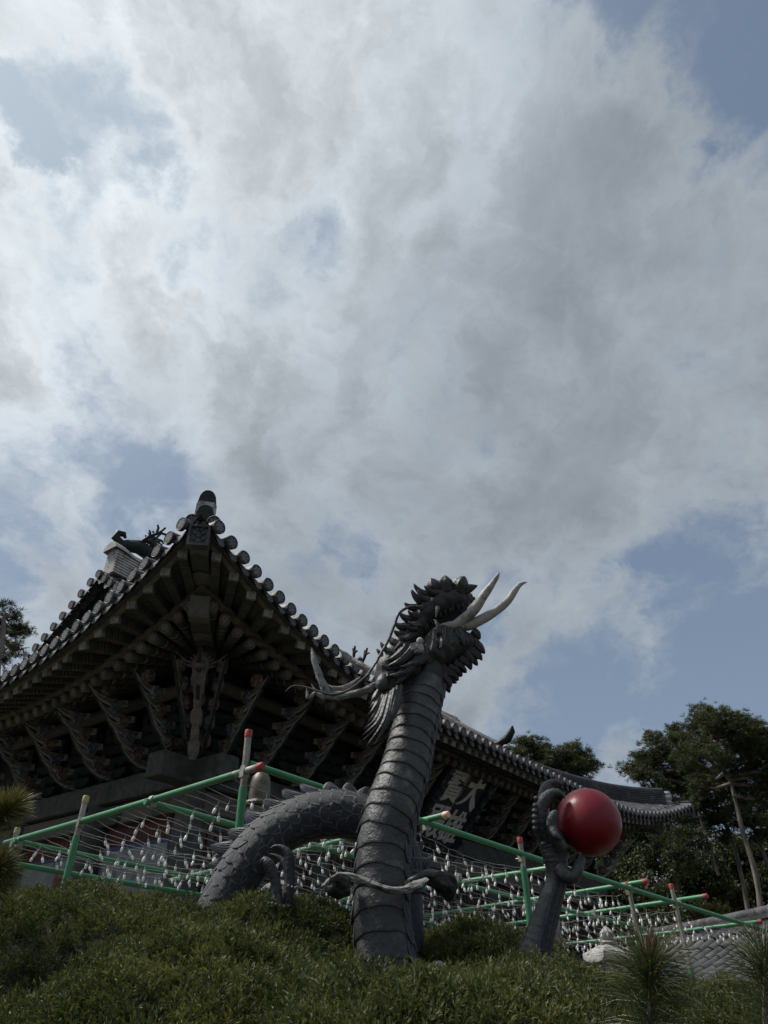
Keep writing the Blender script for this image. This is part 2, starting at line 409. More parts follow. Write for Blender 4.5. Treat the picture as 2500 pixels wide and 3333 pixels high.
class MB:
    def __init__(self):
        self.v, self.f, self.m, self.uv = [], [], [], {}

    def add(self, vs, fs, mat=0):
        o = len(self.v)
        self.v.extend([tuple(p) for p in vs])
        for f in fs:
            self.f.append(tuple(i + o for i in f))
            self.m.append(mat)
        return o

    def box(self, c, s, M=None, mat=0, taper=1.0):
        hx, hy, hz = s[0] / 2, s[1] / 2, s[2] / 2
        vs = []
        for z in (-1, 1):
            k = 1.0 if z < 0 else taper
            for y in (-1, 1):
                for x in (-1, 1):
                    p = Vector((x * hx * k, y * hy * k, z * hz))
                    if M is not None:
                        p = M @ p
                    vs.append(p + Vector(c))
        self.add(vs, [(0, 2, 3, 1), (4, 5, 7, 6), (0, 1, 5, 4), (2, 6, 7, 3), (0, 4, 6, 2), (1, 3, 7, 5)], mat)

    def beam(self, p0, p1, w, h, mat=0, up=(0, 0, 1)):
        """box from p0 to p1, w wide and h high, hanging centred on the line"""
        p0, p1 = Vector(p0), Vector(p1)
        x = (p1 - p0).normalized()
        y = Vector(up).cross(x).normalized()
        z = x.cross(y)
        M = Matrix((x, y, z)).transposed()
        self.box((p0 + p1) / 2, ((p1 - p0).length, w, h), M, mat)

    def tube(self, pts, rads, n=10, cap=True, mat=0, flat=1.0, up=None, mod=None):
        pts = [Vector(p[:3]) for p in pts]
        N = len(pts)
        if not hasattr(rads, '__len__'):
            rads = [rads] * N
        tang = []
        for i in range(N):
            t = pts[min(i + 1, N - 1)] - pts[max(i - 1, 0)]
            tang.append(t.normalized() if t.length > 1e-9 else Vector((0, 0, 1)))
        u = Vector(up) if up is not None else (Vector((0, 1, 0)) if abs(tang[0].y) < 0.9 else Vector((1, 0, 0)))
        vs, fs = [], []
        for i in range(N):
            t = tang[i]
            u = (u - t * u.dot(t)).normalized()
            w = t.cross(u)
            for k in range(n):
                a = 2 * math.pi * k / n
                r = rads[i]
                if mod:
                    r *= mod(i, k, a)
                vs.append(pts[i] + u * (math.cos(a) * r * flat) + w * (math.sin(a) * r))
        for i in range(N - 1):
            for k in range(n):
                k2 = (k + 1) % n
                fs.append((i * n + k, i * n + k2, (i + 1) * n + k2, (i + 1) * n + k))
        if cap:
            fs.append(tuple(range(n - 1, -1, -1)))
            fs.append(tuple((N - 1) * n + k for k in range(n)))
        self.add(vs, fs, mat)

    def lathe(self, prof, n=16, c=(0, 0, 0), mat=0, M=None, mod=None):
        vs, fs = [], []
        for i, (r, z) in enumerate(prof):
            for k in range(n):
                a = 2 * math.pi * k / n
                rr = r * (mod(i, a) if mod else 1.0)
                p = Vector((rr * math.cos(a), rr * math.sin(a), z))
                if M is not None:
                    p = M @ p
                vs.append(p + Vector(c))
        for i in range(len(prof) - 1):
            for k in range(n):
                k2 = (k + 1) % n
                fs.append((i * n + k, i * n + k2, (i + 1) * n + k2, (i + 1) * n + k))
        fs.append(tuple(range(n - 1, -1, -1)))
        fs.append(tuple((len(prof) - 1) * n + k for k in range(n)))
        self.add(vs, fs, mat)

    def grid(self, P, mat=0, close_u=False):
        """P[i][j] -> vertex"""
        ni, nj = len(P), len(P[0])
        vs = [p for row in P for p in row]
        fs = []
        for i in range(ni - 1):
            for j in range(nj - 1):
                fs.append((i * nj + j, i * nj + j + 1, (i + 1) * nj + j + 1, (i + 1) * nj + j))
            if close_u:
                fs.append((i * nj + nj - 1, i * nj, (i + 1) * nj, (i + 1) * nj + nj - 1))
        self.add(vs, fs, mat)

    def slab(self, outline, thick, M=None, mat=0):
        """flat outline (x, z) in the local XZ plane, extruded along Y, both ways"""
        n = len(outline)
        vs = [Vector((x, -thick / 2, z)) for x, z in outline] + [Vector((x, thick / 2, z)) for x, z in outline]
        if M is not None:
            vs = [M @ p for p in vs]
        fs = [tuple(range(n)), tuple(range(2 * n - 1, n - 1, -1))]
        for i in range(n):
            j = (i + 1) % n
            fs.append((i, i + n, j + n, j))
        self.add(vs, fs, mat)

    def mesh(self, name, mats, smooth=True, angle=40, recalc=True):
        me = bpy.data.meshes.new(name)
        me.from_pydata(self.v, [], self.f)
        for m in (mats if isinstance(mats, (list, tuple)) else [mats]):
            me.materials.append(MATS[m] if isinstance(m, str) else m)
        me.polygons.foreach_set('material_index', self.m)
        if recalc:
            bm = bmesh.new()
            bm.from_mesh(me)
            bmesh.ops.recalc_face_normals(bm, faces=bm.faces)
            bm.to_mesh(me)
            bm.free()
        if smooth:
            me.polygons.foreach_set('use_smooth', [True] * len(me.polygons))
            me.set_sharp_from_angle(angle=RAD(angle))
        me.update()
        return me

    def build(self, name, mats, parent=None, smooth=True, angle=40, loc=None, recalc=True):
        return put(name, self.mesh(name, mats, smooth, angle, recalc), parent, loc)


def put(name, me, parent=None, loc=None, M=None):
    o = bpy.data.objects.new(name, me)
    COL.objects.link(o)
    if parent is not None:
        o.parent = parent
    if M is not None:
        o.matrix_basis = M
    elif loc is not None:
        o.location = loc
    return o


def thing(name, label, cat, loc=(0, 0, 0), rotz=0.0, group=None, me=None):
    o = bpy.data.objects.new(name, me)
    COL.objects.link(o)
    o.location = loc
    o.rotation_euler = (0, 0, rotz)
    o['label'] = label
    o['category'] = cat
    if group:
        o['group'] = group
    return o


def spline(pts, per=6):
    """Catmull-Rom through tuples of any width"""
    P = [np.array(p, float) for p in pts]
    P = [2 * P[0] - P[1]] + P + [2 * P[-1] - P[-2]]
    out = []
    for i in range(1, len(P) - 2):
        for k in range(per):
            t = k / per
            a, b, c, d = P[i - 1], P[i], P[i + 1], P[i + 2]
            out.append(0.5 * ((2 * b) + (-a + c) * t + (2 * a - 5 * b + 4 * c - d) * t * t + (-a + 3 * b - 3 * c + d) * t ** 3))
    out.append(P[-2])
    return out


def frame(x, up):
    """matrix with local X along x and Z near up"""
    x = Vector(x).normalized()
    y = Vector(up).cross(x)
    if y.length < 1e-6:
        y = Vector((1, 0, 0)).cross(x)
    y.normalize()
    z = x.cross(y)
    return Matrix((x, y, z)).transposed()


def TM(loc, M3, s=1.0):
    m = M3.to_4x4()
    if s != 1.0:
        m = m @ (Matrix.Scale(s, 4) if not hasattr(s, '__len__') else Matrix.Diagonal((*s, 1)))
    m.translation = Vector(loc)
    return m


def fast_mesh(name, V, T, mat, tint=None, smooth=False):
    """triangle mesh straight from arrays, with a per-vertex tint"""
    me = bpy.data.meshes.new(name)
    V = np.ascontiguousarray(V, dtype=np.float32)
    T = np.ascontiguousarray(T, dtype=np.int32)
    me.vertices.add(len(V))
    me.vertices.foreach_set('co', V.ravel())
    me.loops.add(T.size)
    me.loops.foreach_set('vertex_index', T.ravel())
    me.polygons.add(len(T))
    me.polygons.foreach_set('loop_start', np.arange(0, T.size, 3, dtype=np.int32))
    if smooth:
        me.polygons.foreach_set('use_smooth', np.ones(len(T), dtype=bool))
    me.materials.append(MATS[mat])
    if tint is not None:
        a = me.attributes.new('tint', 'FLOAT', 'POINT')
        a.data.foreach_set('value', np.ascontiguousarray(tint, dtype=np.float32))
    me.update(calc_edges=True)
    return me


def scatter(base_v, base_t, pos, zdir, scale, rng, base_tint=None, tint=None):
    """many rotated copies of a small triangle mesh baked into arrays; local Z goes along zdir, with a random spin"""
    N, n = len(pos), len(base_v)
    z = zdir / np.linalg.norm(zdir, axis=1, keepdims=True)
    r = rng.normal(size=(N, 3))
    x = r - z * np.sum(r * z, axis=1, keepdims=True)
    x /= np.linalg.norm(x, axis=1, keepdims=True)
    y = np.cross(z, x)
    R = np.stack([x, y, z], axis=2)                       # columns
    bv = np.asarray(base_v)
    V = np.einsum('nij,kj->nki', R, bv) * scale[:, None, None] + pos[:, None, :]
    T = np.asarray(base_t)[None] + (np.arange(N) * n)[:, None, None]
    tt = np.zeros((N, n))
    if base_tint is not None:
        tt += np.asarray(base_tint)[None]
    if tint is not None:
        tt += np.asarray(tint)[:, None]
    return V.reshape(-1, 3), T.reshape(-1, 3), np.clip(tt, 0, 1).ravel()

NECK = [(0.019, 3.98, 0.099, 0.1418), (0.006, 3.98, 0.254, 0.1327), (-0.013, 3.98, 0.416, 0.1289), (-0.009, 3.98, 0.542, 0.1278), (-0.003, 3.98, 0.672, 0.1281), (0.019, 3.98, 0.809, 0.1301), (0.065, 3.98, 0.951, 0.1321), (0.117, 3.98, 1.099, 0.1244), (0.155, 3.98, 1.254, 0.118), (0.196, 3.98, 1.416, 0.1174), (0.234, 3.98, 1.551, 0.1126), (0.256, 3.98, 1.642, 0.1053)]
ARCH = [(-0.896, 4.32, 0.236, 0.1154), (-0.864, 4.32, 0.398, 0.1167), (-0.787, 4.32, 0.575, 0.119), (-0.709, 4.32, 0.701, 0.1204), (-0.6, 4.33, 0.82, 0.121), (-0.46, 4.34, 0.898, 0.1217), (-0.301, 4.36, 0.936, 0.1228), (-0.138, 4.38, 0.919, 0.1222), (0.0, 4.4, 0.852, 0.1181), (0.076, 4.4, 0.73, 0.1111), (0.102, 4.4, 0.593, 0.1073), (0.106, 4.4, 0.433, 0.1065), (0.104, 4.4, 0.281, 0.1041)]
FINB = [(-0.846, 4.32, 0.717), (-0.82, 4.32, 0.778), (-0.764, 4.32, 0.846), (-0.691, 4.33, 0.923), (-0.593, 4.34, 0.99), (-0.49, 4.34, 1.038), (-0.386, 4.35, 1.067), (-0.279, 4.36, 1.076), (-0.171, 4.37, 1.06), (-0.099, 4.38, 1.035)]
FINT = [(-0.909, 4.32, 0.695), (-0.902, 4.32, 0.778), (-0.823, 4.32, 0.854), (-0.742, 4.33, 0.943), (-0.645, 4.34, 1.014), (-0.541, 4.34, 1.065), (-0.441, 4.35, 1.095), (-0.299, 4.36, 1.106), (-0.188, 4.37, 1.1), (-0.089, 4.38, 1.078)]
FINB2 = [(0.155, 4.4, 0.776), (0.174, 4.4, 0.688), (0.185, 4.4, 0.596)]
FINT2 = [(0.175, 4.4, 0.854), (0.207, 4.4, 0.767), (0.246, 4.4, 0.688)]
UPJAW = [(0.034, 3.98, 1.553, 0.0815), (0.034, 3.98, 1.666, 0.0796), (0.092, 3.98, 1.762, 0.0741), (0.159, 3.98, 1.853, 0.0685), (0.22, 3.98, 1.946, 0.0759), (0.296, 3.98, 2.027, 0.0834), (0.385, 3.98, 2.072, 0.0772), (0.473, 3.98, 2.087, 0.0572), (0.535, 3.98, 2.106, 0.0236)]
LOJAW = [(0.129, 3.98, 1.606, 0.0947), (0.206, 3.98, 1.666, 0.105), (0.284, 3.98, 1.721, 0.1154), (0.37, 3.98, 1.769, 0.1032), (0.442, 3.98, 1.79, 0.0874), (0.506, 3.98, 1.783, 0.0711), (0.544, 3.98, 1.769, 0.0355)]
CURLB = [(0.495, 3.98, 2.118), (0.456, 3.98, 2.14), (0.378, 3.98, 2.14), (0.31, 3.98, 2.125), (0.278, 3.98, 2.099), (0.23, 3.98, 2.053), (0.195, 3.98, 2.009), (0.158, 3.98, 1.946), (0.134, 3.98, 1.896), (0.116, 3.98, 1.846), (0.099, 3.98, 1.797), (0.079, 3.98, 1.741)]
CURLT = [(0.567, 3.98, 2.131), (0.483, 3.98, 2.198), (0.378, 3.98, 2.208), (0.288, 3.98, 2.188), (0.184, 3.98, 2.136), (0.157, 3.98, 2.093), (0.134, 3.98, 2.013), (0.094, 3.98, 1.957), (0.068, 3.98, 1.895), (0.062, 3.98, 1.843), (0.048, 3.98, 1.776), (0.009, 3.98, 1.687)]
FRINGEB = [(0.53, 3.98, 1.846), (0.532, 3.98, 1.776), (0.503, 3.98, 1.734), (0.482, 3.98, 1.707), (0.448, 3.98, 1.673), (0.415, 3.98, 1.649), (0.388, 3.98, 1.626), (0.362, 3.98, 1.606), (0.342, 3.98, 1.586)]
FRINGET = [(0.553, 3.98, 1.804), (0.574, 3.98, 1.717), (0.538, 3.98, 1.68), (0.501, 3.98, 1.659), (0.478, 3.98, 1.636), (0.454, 3.98, 1.616), (0.431, 3.98, 1.599), (0.414, 3.98, 1.576), (0.376, 3.98, 1.517)]
TUFTB = [(0.374, 3.9, 1.837), (0.334, 3.88, 1.82), (0.432, 3.9, 1.833), (0.282, 3.88, 1.793), (0.242, 3.88, 1.752), (0.196, 3.87, 1.693), (0.151, 3.87, 1.64), (0.119, 3.87, 1.607)]
TUFTT = [(0.36, 3.86, 1.729), (0.314, 3.84, 1.713), (0.454, 3.86, 1.743), (0.257, 3.84, 1.687), (0.199, 3.83, 1.629), (0.149, 3.82, 1.599), (0.093, 3.82, 1.548), (0.065, 3.82, 1.503)]
TONGUE0 = [(0.233, 3.95, 1.769, 0.0192), (0.273, 3.93, 1.823, 0.0257), (0.332, 3.92, 1.867, 0.0297), (0.403, 3.91, 1.884, 0.0291), (0.442, 3.91, 1.889, 0.0226), (0.468, 3.91, 1.894, 0.0065)]
TONGUE1 = [(0.403, 3.91, 1.884, 0.0259), (0.469, 3.9, 1.922, 0.0324), (0.529, 3.88, 1.976, 0.0312), (0.592, 3.86, 2.061, 0.0269), (0.642, 3.85, 2.126, 0.0191), (0.675, 3.84, 2.173, 0.0119), (0.688, 3.84, 2.202, 0.0033)]
TONGUE2 = [(0.416, 3.92, 1.88, 0.0227), (0.502, 3.92, 1.896, 0.0324), (0.589, 3.92, 1.939, 0.0294), (0.672, 3.92, 1.993, 0.0263), (0.744, 3.92, 2.059, 0.0232), (0.791, 3.92, 2.127, 0.0187), (0.828, 3.92, 2.165, 0.0121), (0.865, 3.92, 2.179, 0.0034)]
FANG = [(0.316, 3.85, 1.813, 0.0139), (0.31, 3.84, 1.843, 0.0127), (0.298, 3.84, 1.875, 0.0096), (0.284, 3.84, 1.891, 0.0026)]
FANG2 = [(0.314, 3.86, 1.981, 0.013), (0.306, 3.86, 1.945, 0.0084), (0.301, 3.86, 1.916, 0.0026)]
MANEB = [(-0.028, 3.86, 1.475), (-0.022, 3.87, 1.466), (-0.013, 3.86, 1.456), (-0.004, 3.85, 1.446), (0.008, 3.84, 1.439), (0.02, 3.83, 1.438), (0.032, 3.83, 1.444), (0.044, 3.82, 1.453), (0.056, 3.82, 1.466), (0.074, 3.83, 1.482), (0.093, 3.84, 1.492)]
MANEM = [(-0.055, 3.84, 1.414), (-0.051, 3.84, 1.393), (-0.048, 3.83, 1.365), (-0.042, 3.83, 1.34), (-0.036, 3.82, 1.307), (-0.024, 3.81, 1.292), (-0.013, 3.81, 1.286), (0.002, 3.8, 1.282), (0.017, 3.8, 1.288), (0.037, 3.8, 1.318), (0.061, 3.81, 1.345)]
MANET = [(-0.075, 3.84, 1.393), (-0.084, 3.84, 1.365), (-0.089, 3.83, 1.322), (-0.09, 3.83, 1.281), (-0.105, 3.82, 1.248), (-0.112, 3.81, 1.212), (-0.11, 3.81, 1.185), (-0.09, 3.8, 1.155), (-0.049, 3.8, 1.162), (-0.015, 3.8, 1.212), (0.019, 3.81, 1.262)]
CHEEK = [(0.002, 3.86, 1.519, 0.0365), (-0.001, 3.86, 1.506, 0.0365)]
WHISKER = [(0.182, 3.82, 1.964, 0.0071), (0.13, 3.8, 1.943, 0.0083), (0.084, 3.78, 1.897, 0.0088), (0.059, 3.78, 1.828, 0.0088), (0.027, 3.78, 1.74, 0.008), (-0.01, 3.77, 1.662, 0.0073), (-0.052, 3.76, 1.58, 0.0072), (-0.105, 3.75, 1.494, 0.0071)]
WHISKER2 = [(-0.076, 3.75, 1.526, 0.0073), (-0.178, 3.74, 1.435, 0.0067), (-0.269, 3.74, 1.405, 0.0061), (-0.341, 3.74, 1.422, 0.0056), (-0.415, 3.74, 1.446, 0.0046), (-0.482, 3.74, 1.452, 0.0036), (-0.521, 3.74, 1.422, 0.0015)]
ANTLER = [(0.007, 3.9, 1.541, 0.0183), (-0.046, 3.88, 1.506, 0.0203), (-0.12, 3.86, 1.468, 0.019), (-0.182, 3.85, 1.447, 0.02), (-0.245, 3.85, 1.439, 0.0221), (-0.298, 3.85, 1.45, 0.0232), (-0.338, 3.85, 1.51, 0.0202), (-0.368, 3.85, 1.589, 0.0172), (-0.392, 3.85, 1.658, 0.0141), (-0.408, 3.85, 1.721, 0.0027)]
ANTLERB = [(-0.267, 3.85, 1.455, 0.0126), (-0.313, 3.85, 1.436, 0.0158), (-0.356, 3.85, 1.45, 0.0116), (-0.379, 3.85, 1.477, 0.0063), (-0.396, 3.85, 1.508, 0.0016)]
ANTLERC = [(-0.372, 3.85, 1.461, 0.0074), (-0.407, 3.85, 1.428, 0.0105), (-0.416, 3.85, 1.455, 0.0074), (-0.422, 3.85, 1.494, 0.0016)]
ANTLERD = [(-0.135, 3.95, 1.584, 0.0055), (-0.207, 3.9, 1.508, 0.0129), (-0.27, 3.88, 1.489, 0.016), (-0.318, 3.87, 1.507, 0.0107), (-0.378, 3.86, 1.548, 0.0043)]
ANTLERE = [(0.041, 3.99, 1.589, 0.0166), (-0.026, 4.04, 1.638, 0.018), (-0.083, 4.08, 1.684, 0.0182), (-0.177, 4.12, 1.75, 0.0197), (-0.236, 4.12, 1.799, 0.014), (-0.267, 4.12, 1.83, 0.0035)]
MONK = [(0.203, 3.84, 1.757, 0.0201), (0.197, 3.84, 1.723, 0.0187), (0.173, 3.84, 1.713, 0.0249), (0.202, 3.85, 1.698, 0.0156)]
COLLAR = [(-0.262, 3.9, 0.512, 0.0185), (-0.241, 3.84, 0.532, 0.0157), (-0.197, 3.78, 0.549, 0.0129), (-0.138, 3.74, 0.534, 0.0143), (-0.061, 3.72, 0.511, 0.0126)]
COLLAR2 = [(-0.146, 3.74, 0.525, 0.0115), (-0.065, 3.72, 0.507, 0.0125), (0.015, 3.71, 0.482, 0.0141), (0.082, 3.72, 0.479, 0.0158), (0.141, 3.75, 0.498, 0.02), (0.183, 3.8, 0.525, 0.0174)]
COLLAR3 = [(0.108, 3.8, 0.525, 0.0087), (0.157, 3.86, 0.553, 0.0118), (0.208, 3.92, 0.575, 0.0133)]
COLLAR4 = [(0.124, 3.8, 0.526, 0.009), (0.191, 3.86, 0.563, 0.0166), (0.259, 3.92, 0.563, 0.0281), (0.308, 3.96, 0.539, 0.0376), (0.319, 4.0, 0.506, 0.0189)]
ARM = [(0.659, 3.8, 0.171, 0.0788), (0.667, 3.8, 0.24, 0.0732), (0.703, 3.8, 0.319, 0.0611), (0.748, 3.8, 0.416, 0.0524), (0.785, 3.8, 0.496, 0.045), (0.804, 3.8, 0.557, 0.0432), (0.81, 3.8, 0.619, 0.0574), (0.809, 3.8, 0.679, 0.0672), (0.791, 3.8, 0.726, 0.0584)]
FINGA = [(0.789, 3.78, 0.701, 0.0463), (0.757, 3.76, 0.749, 0.0441), (0.749, 3.74, 0.789, 0.0349), (0.755, 3.73, 0.835, 0.0327), (0.782, 3.72, 0.877, 0.0305), (0.816, 3.71, 0.9, 0.0212), (0.848, 3.71, 0.898, 0.0165), (0.872, 3.71, 0.875, 0.0028)]
FINGB = [(0.824, 3.92, 0.772, 0.0363), (0.809, 3.94, 0.859, 0.032), (0.815, 3.95, 0.927, 0.0299), (0.836, 3.95, 0.98, 0.0276), (0.86, 3.95, 1.007, 0.0177), (0.9, 3.95, 1.012, 0.0151), (0.931, 3.95, 0.992, 0.0025)]
FINGC = [(0.831, 3.74, 0.66, 0.0365), (0.794, 3.7, 0.716, 0.0273), (0.787, 3.68, 0.759, 0.0251), (0.799, 3.67, 0.791, 0.0206), (0.815, 3.67, 0.808, 0.0092)]
FINGE = [(0.789, 3.68, 0.742, 0.0205), (0.794, 3.66, 0.704, 0.018), (0.81, 3.66, 0.687, 0.0112), (0.818, 3.66, 0.679, 0.0031)]
FINGD = [(0.815, 3.76, 0.58, 0.0339), (0.842, 3.74, 0.54, 0.0335), (0.878, 3.74, 0.544, 0.0313), (0.901, 3.74, 0.581, 0.0247), (0.922, 3.75, 0.615, 0.0181), (0.919, 3.76, 0.642, 0.0114)]
BALL = [(0.994, 3.8, 0.787, 0.1538)]
KNOB = [(0.735, 3.72, 0.877), (0.725, 3.71, 0.842), (0.717, 3.7, 0.815), (0.714, 3.7, 0.789), (0.711, 3.7, 0.763), (0.712, 3.71, 0.739), (0.747, 3.72, 0.673)]
CLAWA = [(-0.47, 4.02, 0.338, 0.0399), (-0.471, 4.02, 0.422, 0.0383), (-0.468, 4.02, 0.479, 0.0294), (-0.464, 4.02, 0.542, 0.0275), (-0.469, 4.02, 0.607, 0.0278), (-0.472, 4.02, 0.657, 0.0255), (-0.486, 4.02, 0.688, 0.0212), (-0.516, 4.02, 0.711, 0.014), (-0.55, 4.02, 0.716, 0.0084), (-0.574, 4.02, 0.708, 0.0014)]
CLAWB = [(-0.502, 3.98, 0.334, 0.0374), (-0.509, 3.98, 0.418, 0.0355), (-0.514, 3.98, 0.474, 0.027), (-0.524, 3.98, 0.532, 0.0248), (-0.542, 3.98, 0.581, 0.0264), (-0.561, 3.98, 0.616, 0.0276), (-0.579, 3.98, 0.636, 0.0252), (-0.594, 3.98, 0.646, 0.0162), (-0.61, 3.98, 0.631, 0.0027)]
CLAWC = [(-0.483, 4.04, 0.62, 0.0211), (-0.515, 4.05, 0.657, 0.0165), (-0.55, 4.05, 0.678, 0.0095), (-0.582, 4.05, 0.688, 0.0014)]
ROCK1 = [(-0.628, 4.2, 0.516, 0.0566)]
FLAPL = [(-0.157, 3.9, 0.55, 0.0159), (-0.205, 3.86, 0.525, 0.0288), (-0.239, 3.84, 0.504, 0.0286), (-0.214, 3.86, 0.488, 0.0234), (-0.169, 3.9, 0.498, 0.0158)]
FLAPR = [(0.211, 3.9, 0.548, 0.0232), (0.268, 3.93, 0.544, 0.0421), (0.306, 3.96, 0.514, 0.0375), (0.278, 3.97, 0.49, 0.0234)]
MOUTH = [(0.126, 4.0, 1.813), (0.187, 4.0, 1.898), (0.269, 4.0, 1.986), (0.351, 4.0, 2.038), (0.44, 4.0, 2.06), (0.506, 4.0, 2.053), (0.487, 4.0, 1.956), (0.45, 4.0, 1.898), (0.357, 4.0, 1.87), (0.289, 4.0, 1.827), (0.235, 4.0, 1.75), (0.17, 4.0, 1.716)]
LOCKB = [(0.081, 3.9, 1.768), (0.067, 3.9, 1.717), (0.046, 3.92, 1.681), (0.093, 3.85, 1.695), (0.119, 3.84, 1.669), (0.065, 3.85, 1.616), (0.159, 3.84, 1.633), (0.186, 3.84, 1.654), (0.045, 3.86, 1.585), (0.118, 3.84, 1.583), (0.214, 3.85, 1.673)]
LOCKT = [(0.029, 3.9, 1.813), (-0.022, 3.9, 1.774), (-0.044, 3.92, 1.74), (0.012, 3.83, 1.629), (0.025, 3.82, 1.593), (-0.018, 3.83, 1.604), (0.07, 3.81, 1.543), (0.09, 3.81, 1.581), (0.011, 3.83, 1.534), (0.031, 3.81, 1.533), (0.137, 3.81, 1.599)]
NOSE = [(0.467, 3.9, 2.097, 0.0299), (0.505, 3.9, 2.075, 0.0198)]
EYE = [(0.097, 3.88, 1.718, 0.0189)]
CROWN1 = [(12.66, 29.05, 8.32, 0.6), (14.0, 30.9, 7.99, 0.62), (12.72, 30.69, 7.7, 0.56), (14.6, 29.36, 8.41, 0.66), (15.64, 29.99, 7.76, 0.73), (14.96, 29.87, 7.26, 0.6), (13.98, 30.39, 7.27, 0.49), (13.57, 30.75, 10.55, 0.59), (13.36, 28.94, 9.8, 0.71), (14.17, 28.77, 9.44, 0.67), (13.29, 30.87, 9.74, 0.77), (13.64, 29.83, 9.16, 0.84), (15.38, 30.68, 9.68, 0.77), (11.8, 28.71, 8.23, 0.57), (14.08, 29.86, 8.44, 0.73), (15.77, 30.58, 9.39, 0.64), (14.83, 29.29, 8.04, 0.66), (13.64, 31.16, 8.18, 0.51), (14.87, 31.04, 7.79, 0.52), (15.18, 28.78, 8.36, 0.71)]
CROWN2 = [(14.0, 34.09, 10.33, 0.57), (13.78, 34.07, 8.81, 0.58), (11.21, 31.94, 8.13, 0.46), (10.79, 32.0, 8.53, 0.39), (12.87, 33.81, 8.22, 0.54), (13.66, 33.57, 7.9, 0.54), (13.29, 33.41, 10.68, 0.49), (11.91, 32.54, 9.99, 0.54), (12.8, 33.25, 9.94, 0.69), (11.63, 33.26, 9.6, 0.45), (12.22, 33.19, 9.24, 0.61), (12.93, 32.18, 9.09, 0.59), (10.92, 32.83, 9.08, 0.3), (10.44, 32.74, 8.92, 0.21), (11.74, 33.54, 9.04, 0.55), (13.3, 34.19, 8.98, 0.55), (12.65, 34.08, 8.68, 0.47)]
CROWN3 = [(7.02, 37.58, 11.42, 0.37), (7.76, 38.07, 11.72, 0.38), (8.09, 37.79, 11.21, 0.34), (6.65, 38.17, 11.25, 0.32), (7.57, 38.2, 11.26, 0.44), (8.29, 37.3, 10.77, 0.34), (6.88, 37.22, 10.67, 0.43), (8.06, 38.54, 10.89, 0.44)]
CROWN4 = [(9.56, 37.58, 11.1, 0.43), (8.94, 37.37, 10.98, 0.34), (10.13, 37.83, 10.96, 0.37), (10.35, 37.45, 10.46, 0.31), (9.62, 37.31, 10.39, 0.43), (9.18, 37.84, 10.63, 0.43), (8.86, 38.67, 10.77, 0.38), (10.16, 38.48, 10.26, 0.44), (9.37, 38.42, 10.24, 0.44)]
CROWN5 = [(-9.86, 17.2, 8.74, 0.27), (-9.64, 17.39, 8.61, 0.18), (-9.84, 17.47, 8.22, 0.4), (-9.55, 17.71, 8.31, 0.23), (-9.23, 17.38, 8.26, 0.13), (-9.77, 17.68, 7.8, 0.32), (-8.67, 16.25, 7.24, 0.17), (-10.14, 16.95, 8.14, 0.46), (-10.22, 17.71, 7.56, 0.47)]
CROWN6 = [(15.8, 33.59, 7.4, 0.66), (16.78, 33.64, 7.92, 0.67), (15.82, 32.97, 6.53, 0.58), (14.72, 32.52, 6.92, 0.45), (16.18, 32.0, 6.57, 0.75)]
CROWN7 = [(13.97, 33.65, 7.41, 0.6), (14.16, 33.3, 6.6, 0.58), (13.65, 34.3, 6.79, 0.54), (14.05, 33.14, 7.93, 0.53), (15.02, 34.07, 7.76, 0.47)]
CROWN8 = [(12.19, 31.45, 6.93, 0.44), (12.2, 32.92, 6.52, 0.58), (12.09, 31.25, 5.74, 0.54), (11.48, 32.41, 5.72, 0.5), (11.54, 31.17, 5.06, 0.54)]
SHRUB1 = [(10.93, 33.91, 6.47, 0.66), (10.08, 33.7, 5.71, 0.65), (10.88, 33.13, 5.38, 0.63), (9.72, 34.88, 5.66, 0.6), (10.04, 32.82, 4.76, 0.68), (11.76, 34.01, 6.49, 0.53), (9.6, 34.96, 6.42, 0.54)]
SHRUB2 = [(7.75, 30.17, 4.38, 0.57), (7.04, 29.83, 3.92, 0.5), (8.35, 30.19, 3.87, 0.62), (8.83, 29.29, 3.56, 0.54), (7.63, 30.75, 3.53, 0.57), (6.74, 30.78, 3.63, 0.51), (9.87, 30.37, 3.89, 0.57)]
SHRUB3 = [(12.82, 35.89, 4.96, 0.74), (13.84, 36.14, 5.49, 0.69), (12.64, 37.02, 4.37, 0.62), (13.36, 35.92, 4.36, 0.67), (14.33, 36.02, 4.86, 0.68), (14.45, 36.21, 5.62, 0.62)]
SHRUB4 = [(16.43, 37.94, 6.42, 0.87), (17.28, 38.38, 5.7, 0.87), (16.28, 38.4, 5.18, 0.79), (17.59, 37.14, 6.55, 0.86), (17.27, 36.83, 4.96, 0.83), (15.4, 37.7, 4.45, 0.7), (16.41, 37.46, 4.42, 0.7)]
SHRUB5 = [(5.4, 26.52, 3.04, 0.49), (4.95, 27.37, 2.96, 0.45), (5.72, 27.37, 2.7, 0.45), (6.59, 27.7, 2.64, 0.51), (7.04, 26.37, 2.51, 0.48)]
SHRUB6 = [(9.27, 28.21, 2.6, 0.46), (10.44, 29.41, 2.8, 0.54), (11.07, 29.3, 2.89, 0.43), (9.07, 29.88, 2.85, 0.49)]
SHRUBY = [(9.43, 24.47, 2.45, 0.29), (9.34, 23.51, 2.28, 0.21), (9.05, 24.24, 2.35, 0.18), (9.33, 23.66, 2.52, 0.17)]
TRUNK1 = [(13.383, 30, 2.007, 0.1293), (13.549, 30, 3.062, 0.1158), (13.716, 30, 4.422, 0.0964), (13.646, 30, 5.854, 0.0818), (13.673, 30, 6.993, 0.0717), (13.643, 30, 7.782, 0.0607), (13.384, 30, 8.475, 0.0492), (13.412, 30, 9.462, 0.0313)]
